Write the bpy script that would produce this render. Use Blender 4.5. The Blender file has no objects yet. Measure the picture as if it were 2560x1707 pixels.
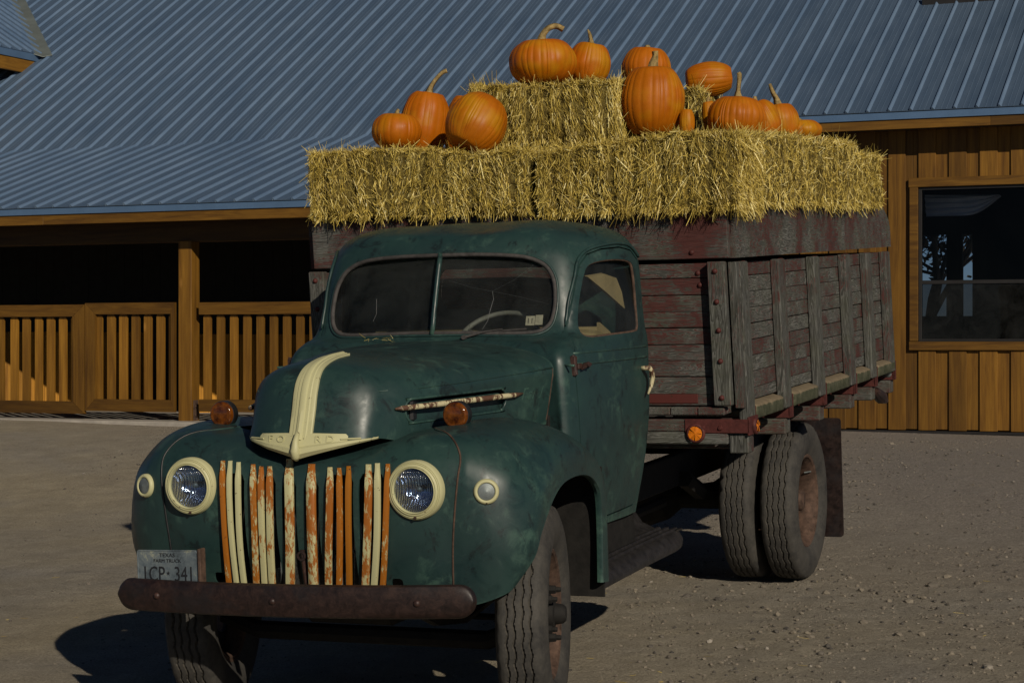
import bpy, bmesh, math, random
import numpy as np
from mathutils import Vector, Matrix
from mathutils.bvhtree import BVHTree
R_ = math.radians
C = bpy.context.scene.collection
rng = np.random.default_rng(7)
random.seed(7)
# ------------------------------------------------------------ camera, world, sun, exposure
CAMZ = 1.64
cam = bpy.data.cameras.new('camera'); camo = bpy.data.objects.new('camera', cam); C.objects.link(camo)
camo.location = (0, 0, CAMZ); camo.rotation_euler = (R_(90), 0, 0)
cam.sensor_width = 36; cam.lens = 36*5100/2560; cam.clip_start = 0.1; cam.clip_end = 2000
bpy.context.scene.camera = camo
SUN_AZ, SUN_EL = R_(22), R_(25.5)
sdir = Vector((math.sin(SUN_AZ)*math.cos(SUN_EL), -math.cos(SUN_AZ)*math.cos(SUN_EL), math.sin(SUN_EL)))
w = bpy.data.worlds.new('World'); bpy.context.scene.world = w; w.use_nodes = True
nt = w.node_tree; bg = nt.nodes['Background']
sky = nt.nodes.new('ShaderNodeTexSky'); sky.sky_type = 'NISHITA'; sky.sun_disc = False
sky.altitude = 3000; sky.air_density = .7; sky.dust_density = .1; sky.ozone_density = 3.0; sky.sun_elevation = SUN_EL; sky.sun_rotation = math.atan2(sdir.x, sdir.y)
nt.links.new(sky.outputs[0], bg.inputs[0]); bg.inputs[1].default_value = 0.05
sl = bpy.data.lights.new('sun', 'SUN'); so = bpy.data.objects.new('sun', sl); C.objects.link(so)
sl.energy = 5.0; sl.angle = R_(0.5); sl.color = (1, .90, .74)
so.rotation_euler = sdir.to_track_quat('Z', 'Y').to_euler()
vs = bpy.context.scene.view_settings
vs.view_transform = 'Standard'; vs.look = 'None'; vs.exposure = -0.60; vs.gamma = 1
bpy.context.scene.cycles.max_bounces = 8

# ------------------------------------------------------------ node helpers
def mat(name):
    m = bpy.data.materials.new(name); m.use_nodes = True
    return m, m.node_tree, m.node_tree.nodes['Principled BSDF']
def N(nt, t, **k):
    n = nt.nodes.new(t)
    for a, b in k.items():
        if a.startswith('i_'): n.inputs[a[2:].replace('_', ' ')].default_value = b
        else: setattr(n, a, b)
    return n
def coord(nt, scale=(1, 1, 1), loc=(0, 0, 0), kind='Object', rot=(0, 0, 0)):
    tc = N(nt, 'ShaderNodeTexCoord'); mp = N(nt, 'ShaderNodeMapping')
    mp.inputs['Scale'].default_value = scale; mp.inputs['Location'].default_value = loc; mp.inputs['Rotation'].default_value = rot
    nt.links.new(tc.outputs[kind], mp.inputs[0]); return mp.outputs[0]
def noise(nt, vec, scale, detail=6, rough=.6, dist=0):
    n = N(nt, 'ShaderNodeTexNoise'); n.inputs['Scale'].default_value = scale; n.inputs['Detail'].default_value = detail
    n.inputs['Roughness'].default_value = rough; n.inputs['Distortion'].default_value = dist
    nt.links.new(vec, n.inputs['Vector']); return n.outputs['Fac']
def ramp(nt, fac, stops, interp='LINEAR'):
    r = N(nt, 'ShaderNodeValToRGB'); cr = r.color_ramp; cr.interpolation = interp
    while len(cr.elements) < len(stops): cr.elements.new(.5)
    for e, (p, c) in zip(cr.elements, stops):
        e.position = p; e.color = (c, c, c, 1) if not isinstance(c, (tuple, list)) else tuple(c)+(1,)
    nt.links.new(fac, r.inputs[0]); return r.outputs[0]
def mix(nt, f, a, b, mode='MIX'):
    n = N(nt, 'ShaderNodeMix', data_type='RGBA', blend_type=mode)
    for q, s, v in ((0, n.inputs[0], f), (6, n.inputs[6], a), (7, n.inputs[7], b)):
        if isinstance(v, (int, float)): s.default_value = v if q == 0 else (v, v, v, 1)
        elif isinstance(v, (tuple, list)): s.default_value = tuple(v)+(1,)
        else: nt.links.new(v, s)
    return n.outputs[2]
def math_(nt, op, a, b=0.0, clamp=False):
    n = N(nt, 'ShaderNodeMath', operation=op, use_clamp=clamp)
    for s, v in ((n.inputs[0], a), (n.inputs[1], b)):
        if isinstance(v, (int, float)): s.default_value = v
        else: nt.links.new(v, s)
    return n.outputs[0]
def bump(nt, b, h, strength=.3, dist=.01):
    n = N(nt, 'ShaderNodeBump'); n.inputs['Strength'].default_value = strength; n.inputs['Distance'].default_value = dist
    nt.links.new(h, n.inputs['Height']); nt.links.new(n.outputs[0], b.inputs['Normal']); return n
def attr(nt, name='tone'):
    return N(nt, 'ShaderNodeAttribute', attribute_name=name).outputs['Fac']
def setb(b, nt, col=None, rough=None, metal=None, spec=None, coat=None):
    for k, v in (('Base Color', col), ('Roughness', rough), ('Metallic', metal), ('Specular IOR Level', spec), ('Coat Weight', coat)):
        if v is None: continue
        s = b.inputs[k]
        if isinstance(v, (int, float)) or isinstance(v, tuple):
            s.default_value = (tuple(v)+(1,)) if isinstance(v, tuple) else v
        else: nt.links.new(v, s)

# ------------------------------------------------------------ materials
def m_green(wear=.75, name='faded_green_paint'):
    m, nt, b = mat(name)
    v = coord(nt)
    n1 = noise(nt, v, 2.3, 5, .6, .4); n2 = noise(nt, v, 11, 8, .7, .6); n3 = noise(nt, v, 38, 6, .7)
    base = ramp(nt, n1, [(.3, (.013, .030, .031)), (.55, (.017, .041, .038)), (.75, (.023, .055, .046))])
    scuff = ramp(nt, n2, [(.30, (.55, .55, .6)), (.44, (1, 1, 1))])
    c = mix(nt, .55, base, scuff, 'MULTIPLY')
    fade = ramp(nt, math_(nt, 'MULTIPLY', n2, noise(nt, v, 4.0, 3)), [(.295, 0.), (.40, 1.)])
    c = mix(nt, math_(nt, 'MULTIPLY', fade, .45), c, (.06, .12, .09))
    # paint worn pale along edges
    geo = N(nt, 'ShaderNodeNewGeometry')
    pe = ramp(nt, math_(nt, 'ADD', geo.outputs['Pointiness'], math_(nt, 'MULTIPLY', math_(nt, 'SUBTRACT', n3, .5), .10)), [(.575, 0.), (.64, 1.)])
    c = mix(nt, math_(nt, 'MULTIPLY', pe, wear), c, (.085, .17, .125))
    sm = ramp(nt, noise(nt, coord(nt, (1, 1, .8), (4, 2, 9)), 8.5, 9, .78, .9), [(.545, 0.), (.62, 1.)])
    c = mix(nt, math_(nt, 'MULTIPLY', sm, .72), c, (.008, .011, .012))
    rust = ramp(nt, math_(nt, 'MULTIPLY', n3, n2), [(.455, 0.), (.50, 1.)])
    c = mix(nt, math_(nt, 'MULTIPLY', rust, .8), c, (.075, .038, .02))
    r = ramp(nt, n2, [(.3, .28), (.7, .55)])
    setb(b, nt, c, r, None, .45)
    bump(nt, b, noise(nt, v, 6, 3), .06, .02)
    return m
def m_simple(name, col, rough=.6, metal=0, vary=.25, scale=30, bmp=0.0, spec=.5, dark=None):
    m, nt, b = mat(name); v = coord(nt)
    n = noise(nt, v, scale, 6, .65)
    d = dark or tuple(max(0, x*(1-vary)) for x in col)
    l = tuple(min(1, x*(1+vary)) for x in col)
    setb(b, nt, ramp(nt, n, [(.3, d), (.5, col), (.7, l)]), rough, metal, spec)
    if bmp: bump(nt, b, n, bmp, .01)
    return m
def m_chipped(name, top, under, cover=.5, scale=55, spots=(.05, .02, .012)):
    m, nt, b = mat(name); v = coord(nt, (1, 1, .28))
    n1 = noise(nt, v, scale, 8, .75, .3); n2 = noise(nt, coord(nt, (1, 1, .5)), 9, 3)
    f = ramp(nt, math_(nt, 'ADD', math_(nt, 'MULTIPLY', n1, .6), math_(nt, 'MULTIPLY', n2, .55)), [(cover-.015, 0.), (cover+.015, 1.)])
    c = mix(nt, f, under, top)
    s = ramp(nt, noise(nt, coord(nt, loc=(5, 3, 1)), 42, 4, .6), [(.67, 0.), (.71, 1.)])
    c = mix(nt, s, c, spots)
    setb(b, nt, c, .5, None, .4); bump(nt, b, f, .25, .002)
    return m
def m_weather(axis, red=.5, name='weathered_board'):
    """old boards: grey wood with what is left of red paint; grain along an axis"""
    m, nt, b = mat(name+'_'+axis)
    sc = {'x': (.09, 1, 1), 'y': (1, .09, 1), 'z': (1, 1, .07)}[axis]
    t = attr(nt)
    tc = N(nt, 'ShaderNodeTexCoord'); mp = N(nt, 'ShaderNodeMapping'); mp.inputs['Scale'].default_value = sc
    comb = N(nt, 'ShaderNodeCombineXYZ')
    for i in range(3): nt.links.new(math_(nt, 'MULTIPLY', t, 7.3+i*3), comb.inputs[i])
    add = N(nt, 'ShaderNodeVectorMath', operation='ADD')
    nt.links.new(tc.outputs['Object'], add.inputs[0]); nt.links.new(comb.outputs[0], add.inputs[1])
    nt.links.new(add.outputs[0], mp.inputs[0]); v = mp.outputs[0]
    wv = N(nt, 'ShaderNodeTexNoise'); wv.inputs['Scale'].default_value = 26; wv.inputs['Detail'].default_value = 4; wv.inputs['Distortion'].default_value = 1.6
    nt.links.new(v, wv.inputs['Vector'])
    rings = math_(nt, 'FRACT', math_(nt, 'MULTIPLY', wv.outputs['Fac'], 9))
    ring = ramp(nt, rings, [(0, 1.), (.25, .2), (.7, .55), (1, 1.)])
    fine = noise(nt, v, 130, 5, .7)
    grain = math_(nt, 'ADD', math_(nt, 'MULTIPLY', ring, .5), math_(nt, 'MULTIPLY', fine, .6))
    grey = ramp(nt, grain, [(.25, (.018, .017, .015)), (.5, (.060, .060, .053)), (.8, (.165, .165, .152))])
    grey = mix(nt, 1.0, grey, (.80, .80, .80) if axis == 'z' else (1., 1., 1.), 'MULTIPLY')
    grey = mix(nt, ramp(nt, noise(nt, add.outputs[0], 7, 4), [(.45, 0.), (.75, .45)]), grey, (.07, .075, .045))
    patch = noise(nt, add.outputs[0], 3.2, 5, .65, .5)
    f = math_(nt, 'ADD', math_(nt, 'MULTIPLY', patch, 1.0), math_(nt, 'MULTIPLY', math_(nt, 'SUBTRACT', grain, .5), .62))
    f = math_(nt, 'ADD', f, math_(nt, 'MULTIPLY', math_(nt, 'SUBTRACT', t, .5), .13))
    pf = ramp(nt, f, [(1-red-.02, 0.), (1-red+.03, 1.)])
    redc = ramp(nt, fine, [(.3, (.042, .011, .010)), (.7, (.085, .023, .019))])
    c = mix(nt, math_(nt, 'MULTIPLY', pf, .92), grey, redc)
    setb(b, nt, c, .82, None, .25); bump(nt, b, grain, .5, .004)
    return m
def m_stain(axis, name='stained_pine', bright=1.0):
    m, nt, b = mat(name+'_'+axis)
    sc = {'x': (.08, 1, 1), 'y': (1, .08, 1), 'z': (1, 1, .05)}[axis]
    t = attr(nt)
    tc = N(nt, 'ShaderNodeTexCoord'); mp = N(nt, 'ShaderNodeMapping'); mp.inputs['Scale'].default_value = sc
    comb = N(nt, 'ShaderNodeCombineXYZ')
    for i in range(3): nt.links.new(math_(nt, 'MULTIPLY', t, 9.1+i*4), comb.inputs[i])
    add = N(nt, 'ShaderNodeVectorMath', operation='ADD')
    nt.links.new(tc.outputs['Object'], add.inputs[0]); nt.links.new(comb.outputs[0], add.inputs[1]); nt.links.new(add.outputs[0], mp.inputs[0])
    n1 = noise(nt, mp.outputs[0], 14, 5, .6, 1.2); n2 = noise(nt, mp.outputs[0], 70, 4, .7)
    g = math_(nt, 'ADD', math_(nt, 'MULTIPLY', n1, .7), math_(nt, 'MULTIPLY', n2, .3))
    k = bright
    c = ramp(nt, g, [(.33, (.095*k, .040*k, .005*k)), (.5, (.175*k, .080*k, .009*k)), (.68, (.255*k, .124*k, .015*k))])
    c = mix(nt, 1.0, c, ramp(nt, t, [(0, .62), (1, 1.2)]), 'MULTIPLY')
    kn = N(nt, 'ShaderNodeTexVoronoi'); kn.inputs['Scale'].default_value = 3.3
    mk = N(nt, 'ShaderNodeMapping'); mk.inputs['Scale'].default_value = {'x': (.35, 1, 1), 'y': (1, .35, 1), 'z': (1, 1, .4)}[axis]
    nt.links.new(add.outputs[0], mk.inputs[0]); nt.links.new(mk.outputs[0], kn.inputs['Vector'])
    kf = ramp(nt, kn.outputs['Distance'], [(.03, 1.), (.085, 0.)])
    c = mix(nt, math_(nt, 'MULTIPLY', kf, .6), c, (.33*k, .16*k, .03*k))
    big = noise(nt, tc.outputs['Object'], .8, 3)
    c = mix(nt, .6, c, ramp(nt, big, [(.3, .7), (.7, 1.15)]), 'MULTIPLY')
    setb(b, nt, c, .62, None, .3); bump(nt, b, g, .3, .004)
    return m
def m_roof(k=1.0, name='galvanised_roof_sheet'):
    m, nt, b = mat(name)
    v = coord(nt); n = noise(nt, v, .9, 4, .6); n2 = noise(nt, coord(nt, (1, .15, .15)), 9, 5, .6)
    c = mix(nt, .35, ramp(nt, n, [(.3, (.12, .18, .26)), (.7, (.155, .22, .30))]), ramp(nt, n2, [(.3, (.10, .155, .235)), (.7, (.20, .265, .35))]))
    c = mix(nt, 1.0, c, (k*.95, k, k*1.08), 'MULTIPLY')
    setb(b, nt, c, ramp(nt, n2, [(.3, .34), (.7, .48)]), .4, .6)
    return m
def m_straw(name='straw', k=1.0):
    m, nt, b = mat(name)
    t = attr(nt)
    c = ramp(nt, t, [(0, (.15*k, .10*k, .016*k)), (.35, (.42*k, .30*k, .048*k)), (.7, (.68*k, .52*k, .125*k)), (1, (.86*k, .76*k, .36*k))])
    setb(b, nt, c, ramp(nt, t, [(0, .6), (1, .38)]), None, .5)
    return m
def m_strawcore():
    m, nt, b = mat('packed_straw')
    v = coord(nt, (1, 1, .35)); n = noise(nt, v, 75, 6, .8); 
    setb(b, nt, ramp(nt, n, [(.36, (.03, .02, .005)), (.5, (.20, .145, .035)), (.66, (.42, .33, .09))]), .9, None, .2)
    bump(nt, b, n, 1.0, .03)
    return m
def m_pumpkin():
    m, nt, b = mat('pumpkin_skin')
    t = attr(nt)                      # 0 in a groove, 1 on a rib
    v = coord(nt); n = noise(nt, v, 9, 5, .6); n2 = noise(nt, coord(nt, (1, 1, .4)), 60, 4, .6)
    oi = N(nt, 'ShaderNodeObjectInfo')
    c = ramp(nt, n, [(.3, (.31, .082, .0012)), (.6, (.40, .118, .0018)), (.8, (.44, .16, .0035))])
    c = mix(nt, math_(nt, 'MULTIPLY', oi.outputs['Random'], .35), c, (.46, .098, .0015))
    yl = ramp(nt, noise(nt, coord(nt, loc=(1, 7, 2)), 3.2, 3), [(.60, 0.), (.72, .55)])
    c = mix(nt, yl, c, (.45, .235, .006))
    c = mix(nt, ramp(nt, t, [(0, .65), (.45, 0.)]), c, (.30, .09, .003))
    c = mix(nt, ramp(nt, n2, [(.64, 0.), (.78, .22)]), c, (.60, .25, .03))
    sc = ramp(nt, noise(nt, coord(nt, loc=(3, 1, 7)), 17, 6, .75), [(.69, 0.), (.72, 1.)])
    c = mix(nt, math_(nt, 'MULTIPLY', sc, .6), c, (.33, .19, .07))
    setb(b, nt, c, ramp(nt, n, [(.3, .38), (.7, .6)]), None, .22); bump(nt, b, n2, .2, .005)
    return m
def m_ground():
    m, nt, b = mat('packed_dirt_and_gravel')
    v = coord(nt); n1 = noise(nt, v, .35, 4, .6, .5); n2 = noise(nt, v, 4, 6, .7); n3 = noise(nt, v, 34, 6, .8); 
    c = ramp(nt, n1, [(.35, (.335, .302, .255)), (.62, (.405, .345, .245))])
    c = mix(nt, .7, c, ramp(nt, n2, [(.3, .72), (.7, 1.18)]), 'MULTIPLY')
    sx = N(nt, 'ShaderNodeSeparateXYZ'); nt.links.new(v, sx.inputs[0])
    gm = ramp(nt, math_(nt, 'ADD', math_(nt, 'MULTIPLY', sx.outputs[0], .09), math_(nt, 'ADD', math_(nt, 'MULTIPLY', math_(nt, 'SUBTRACT', sx.outputs[1], 10.), .05), n1)), [(.62, 0.), (1.15, 1.)])
    grav = ramp(nt, n3, [(.35, (.17, .152, .138)), (.5, (.28, .245, .218)), (.68, (.40, .355, .31))])
    c = mix(nt, math_(nt, 'MULTIPLY', gm, .8), c, grav)
    vo = N(nt, 'ShaderNodeTexVoronoi'); vo.inputs['Scale'].default_value = 34; nt.links.new(v, vo.inputs['Vector'])
    pe = ramp(nt, vo.outputs['Distance'], [(.10, 1.), (.2, 0.)])
    sel = ramp(nt, noise(nt, v, 7, 3), [(.5, 0.), (.62, 1.)])
    pf = math_(nt, 'MULTIPLY', pe, sel)
    c = mix(nt, math_(nt, 'MULTIPLY', pf, .7), c, mix(nt, vo.outputs['Color'], (.12, .11, .10), (.36, .31, .26)))
    setb(b, nt, c, .95, None, .12)
    n4 = noise(nt, v, 75, 5, .85); c2 = mix(nt, .75, c, ramp(nt, n4, [(.33, .35), (.5, 1.), (.68, 1.45)]), 'MULTIPLY'); nt.links.new(c2, b.inputs['Base Color'])
    h = math_(nt, 'ADD', math_(nt, 'MULTIPLY', n3, .5), math_(nt, 'ADD', math_(nt, 'MULTIPLY', pf, .6), math_(nt, 'MULTIPLY', n2, .8)))
    bump(nt, b, math_(nt, 'ADD', h, math_(nt, 'MULTIPLY', n4, .35)), 1.0, .045)
    return m
def m_rubber(dust=.5):
    m, nt, b = mat('tyre_rubber')
    v = coord(nt); n = noise(nt, v, 7, 5, .65); n2 = noise(nt, v, 60, 4, .7)
    f = ramp(nt, math_(nt, 'ADD', math_(nt, 'MULTIPLY', n, .7), math_(nt, 'MULTIPLY', n2, .3)), [(.38, 0.), (.66, 1.)])
    c = mix(nt, math_(nt, 'MULTIPLY', f, dust), (.028, .027, .026), (.12, .108, .09))
    t = attr(nt)                      # grooves hold dirt
    c = mix(nt, math_(nt, 'MULTIPLY', t, .35), c, (.075, .065, .05))
    setb(b, nt, c, .78, None, .3); bump(nt, b, n2, .25, .003)
    return m
def m_rustdark(name='rusty_brown_steel', k=1.):
    m, nt, b = mat(name); v = coord(nt)
    n = noise(nt, v, 22, 9, .8, .4); n2 = noise(nt, v, 4.5, 5, .65)
    c = ramp(nt, n, [(.3, (.010*k, .008*k, .008*k)), (.5, (.042*k, .020*k, .016*k)), (.68, (.085*k, .040*k, .028*k)), (.8, (.16*k, .12*k, .09*k))])
    c = mix(nt, ramp(nt, n2, [(.5, 0.), (.62, .8)]), c, (.014, .011, .012))
    setb(b, nt, c, ramp(nt, n, [(.35, .38), (.7, .7)]), .15, .5); bump(nt, b, n, .35, .004)
    return m
def m_glass(name='old_window_glass', dust=.05, tint=(.84, .87, .86)):
    m, nt, b = mat(name); out = nt.nodes['Material Output']
    tr = N(nt, 'ShaderNodeBsdfTransparent'); tr.inputs[0].default_value = tint+(1,)
    gl = N(nt, 'ShaderNodeBsdfGlossy'); gl.inputs['Roughness'].default_value = .03
    df = N(nt, 'ShaderNodeBsdfDiffuse'); df.inputs[0].default_value = (.30, .31, .30, 1)
    fr = N(nt, 'ShaderNodeFresnel'); fr.inputs[0].default_value = 1.22
    m1 = N(nt, 'ShaderNodeMixShader'); m2 = N(nt, 'ShaderNodeMixShader')
    v = coord(nt); d = ramp(nt, noise(nt, v, 3.5, 6, .7, .6), [(.35, dust*.3), (.75, dust*1.8)])
    nt.links.new(d, m1.inputs[0]); nt.links.new(tr.outputs[0], m1.inputs[1]); nt.links.new(df.outputs[0], m1.inputs[2])
    gb = N(nt, 'ShaderNodeNewGeometry'); ff = math_(nt, 'MULTIPLY', fr.outputs[0], math_(nt, 'SUBTRACT', 1.0, gb.outputs['Backfacing']))
    nt.links.new(ff, m2.inputs[0]); nt.links.new(m1.outputs[0], m2.inputs[1]); nt.links.new(gl.outputs[0], m2.inputs[2])
    nt.links.new(m2.outputs[0], out.inputs[0])
    return m
def m_lens():
    m, nt, b = mat('fluted_headlight_glass'); out = nt.nodes['Material Output']
    w1 = N(nt, 'ShaderNodeTexWave'); w1.inputs['Scale'].default_value = 38; w1.bands_direction = 'X'; nt.links.new(coord(nt), w1.inputs[0])
    w2 = N(nt, 'ShaderNodeTexWave'); w2.inputs['Scale'].default_value = 13; w2.bands_direction = 'Z'; nt.links.new(coord(nt), w2.inputs[0])
    hgt = math_(nt, 'ADD', w1.outputs['Fac'], math_(nt, 'MULTIPLY', w2.outputs['Fac'], .25))
    bn = N(nt, 'ShaderNodeBump'); bn.inputs['Strength'].default_value = .7; bn.inputs['Distance'].default_value = .006; nt.links.new(hgt, bn.inputs['Height'])
    tr = N(nt, 'ShaderNodeBsdfTransparent'); tr.inputs[0].default_value = (.80, .84, .88, 1)
    gl = N(nt, 'ShaderNodeBsdfGlossy'); gl.inputs['Roughness'].default_value = .08; nt.links.new(bn.outputs[0], gl.inputs['Normal'])
    fr = N(nt, 'ShaderNodeFresnel'); fr.inputs[0].default_value = 1.7; nt.links.new(bn.outputs[0], fr.inputs['Normal'])
    m2 = N(nt, 'ShaderNodeMixShader'); gb = N(nt, 'ShaderNodeNewGeometry'); ff = math_(nt, 'MULTIPLY', fr.outputs[0], math_(nt, 'SUBTRACT', 1.0, gb.outputs['Backfacing'])); nt.links.new(ff, m2.inputs[0]); nt.links.new(tr.outputs[0], m2.inputs[1]); nt.links.new(gl.outputs[0], m2.inputs[2])
    nt.links.new(m2.outputs[0], out.inputs[0]); return m
def m_bowl():
    m, nt, b = mat('mirror_bowl'); setb(b, nt, (.60, .66, .80), .13, 1.)
    w1 = N(nt, 'ShaderNodeTexWave'); w1.inputs['Scale'].default_value = 30; w1.bands_direction = 'X'; nt.links.new(coord(nt), w1.inputs[0])
    bump(nt, b, math_(nt, 'ADD', w1.outputs['Fac'], noise(nt, coord(nt), 60, 3)), .35, .006); return m
def m_amber():
    m, nt, b = mat('amber_lens')
    n = noise(nt, coord(nt), 26, 5, .7)
    setb(b, nt, ramp(nt, n, [(.35, (.035, .008, .002)), (.6, (.16, .045, .004)), (.8, (.32, .11, .01))]), .12, None, .5)
    b.inputs['Subsurface Weight'].default_value = 0
    return m
def m_plate():
    m, nt, b = mat('worn_plate'); v = coord(nt)
    n = noise(nt, v, 13, 7, .7, .5)
    setb(b, nt, ramp(nt, n, [(.34, (.035, .045, .052)), (.5, (.12, .15, .17)), (.60, (.17, .20, .21)), (.66, (.36, .37, .27))]), .5, .2)
    bump(nt, b, n, .2, .002)
    return m
def m_dust():
    m, nt, b = mat('dusty_rub_rail'); v = coord(nt); n = noise(nt, v, 22, 6, .7)
    gg = N(nt, 'ShaderNodeNewGeometry'); sp = N(nt, 'ShaderNodeSeparateXYZ'); nt.links.new(gg.outputs['Normal'], sp.inputs[0])
    f = ramp(nt, math_(nt, 'ADD', sp.outputs[2], math_(nt, 'MULTIPLY', math_(nt, 'SUBTRACT', n, .5), 1.1)), [(.25, 0.), (.5, 1.)])
    c = mix(nt, f, ramp(nt, n, [(.35, (.035, .04, .022)), (.65, (.085, .085, .055))]), ramp(nt, n, [(.3, (.13, .10, .065)), (.7, (.21, .165, .105))]))
    setb(b, nt, c, .9, None, .2); bump(nt, b, n, .4, .004); return m
G = m_green(.5); G2 = m_green(.12, 'green_paint_on_beads'); CREAM = m_chipped('cream_paint', (.47, .45, .25), (.30, .28, .17), .30, 40)
MOT = m_chipped('cream_paint_over_orange', (.46, .43, .23), (.31, .10, .014), .583, 95)
MOT2 = m_chipped('orange_paint_through_cream', (.46, .43, .23), (.33, .11, .010), .63, 90)
ORG = m_chipped('orange_paint', (.31, .11, .008), (.40, .33, .15), .30, 60)
BARRUST = m_chipped('rusted_cream_bar', (.52, .46, .28), (.10, .05, .03), .57, 35)
WX, WY, WZ = (m_weather(a, r) for a, r in (('x', .442), ('y', .405), ('z', .375)))
REDST = m_simple('red_painted_steel', (.072, .018, .015), .65, 0, .4, 30, .2, .3)
RED2 = m_chipped('old_red_paint', (.085, .021, .017), (.07, .065, .055), .36, 26)
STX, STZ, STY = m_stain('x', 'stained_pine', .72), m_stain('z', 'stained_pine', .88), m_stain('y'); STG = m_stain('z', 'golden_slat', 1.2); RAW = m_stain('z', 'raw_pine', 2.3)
ROOF = m_roof(.76); ROOFRIB = m_roof(1.22, 'sun_painted_rib'); TRIM = m_simple('eave_flashing', (.13, .22, .36), .42, .5, .12, 3)  # rib copy is lighter: sunlit rib lines are put into the colour
VALLEY = m_simple('valley_flashing', (.15, .17, .16), .6, .3, .2, 3)
STRAW, SCORE = m_straw(), m_strawcore()
PUMP = m_pumpkin(); STEM = m_simple('dry_pumpkin_stem', (.27, .19, .075), .8, 0, .55, 45, .6, .2)
GROUND = m_ground(); STONE = m_simple('gravel_stone', (.25, .215, .18), .9, 0, .5, 9, .2, .2)
RUB = m_rubber(); RUSTD = m_rustdark(); RIM = m_simple('dusty_rusty_rim', (.075, .045, .032), .8, .1, .6, 24, .2, .3)
FLAP = m_rustdark('worn_rubber_flap', .38)
BUMP = m_rustdark('dark_rusted_bumper', .48)
BLACK = m_simple('black_enamel', (.012, .012, .013), .45, 0, .5, 30, .1, .5); GREASE = m_simple('greasy_chassis', (.010, .009, .008), .8, 0, .5, 20, .2, .3)
GLASS = m_glass(dust=.025); BGLASS = m_glass('building_glass', .002, (.68, .70, .72)); LENS = m_lens(); AMBER = m_amber(); PLATE = m_plate()
CHROME = m_bowl()
CRACK = m_simple('glass_crack', (.065, .07, .07), .5, 0, .4, 60)
GASK = m_simple('weathered_rubber_gasket', (.045, .04, .038), .8, 0, .5, 30)
RBOARD = m_simple('worn_rubber_tread', (.017, .0155, .0155), .5, 0, .7, 22, .4)
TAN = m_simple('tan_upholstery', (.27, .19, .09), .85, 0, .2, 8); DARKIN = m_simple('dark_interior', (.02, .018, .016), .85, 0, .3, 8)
CONC = m_simple('concrete', (.33, .30, .26), .9, 0, .2, 7, .2, .2); DUST = m_dust()
CLOTH = m_simple('pale_curtain', (.80, .81, .84), .9, 0, .1, 5); SASH = m_simple('bronze_sash', (.020, .018, .017), .5, .2, .2, 5)
SCREEN = m_glass('insect_screen', .03, (.30, .30, .31)); LEAF = m_simple('autumn_leaves', (.10, .075, .04), .8, 0, .5, 5); BARK = m_simple('bark', (.09, .07, .05), .9, 0, .4, 12, .5)
RIBW = m_simple('dark_plate_ink', (.012, .013, .016), .6, 0, .3, 20); STICK = m_simple('faded_sticker', (.17, .17, .12), .7, 0, .3, 60)
RADI = m_simple('radiator_core', (.035, .035, .033), .7, .4, .5, 90, .5); TIN = m_simple('bare_tin', (.16, .18, .18), .55, .5, .4, 15)
def m_gravel():
    m, nt, b = mat('loose_gravel'); t = attr(nt)
    setb(b, nt, ramp(nt, t, [(0, (.07, .064, .058)), (.35, (.14, .122, .10)), (.7, (.20, .17, .13)), (.95, (.22, .19, .15)), (1, (.30, .27, .23))]), .9, None, .2); return m
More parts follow.
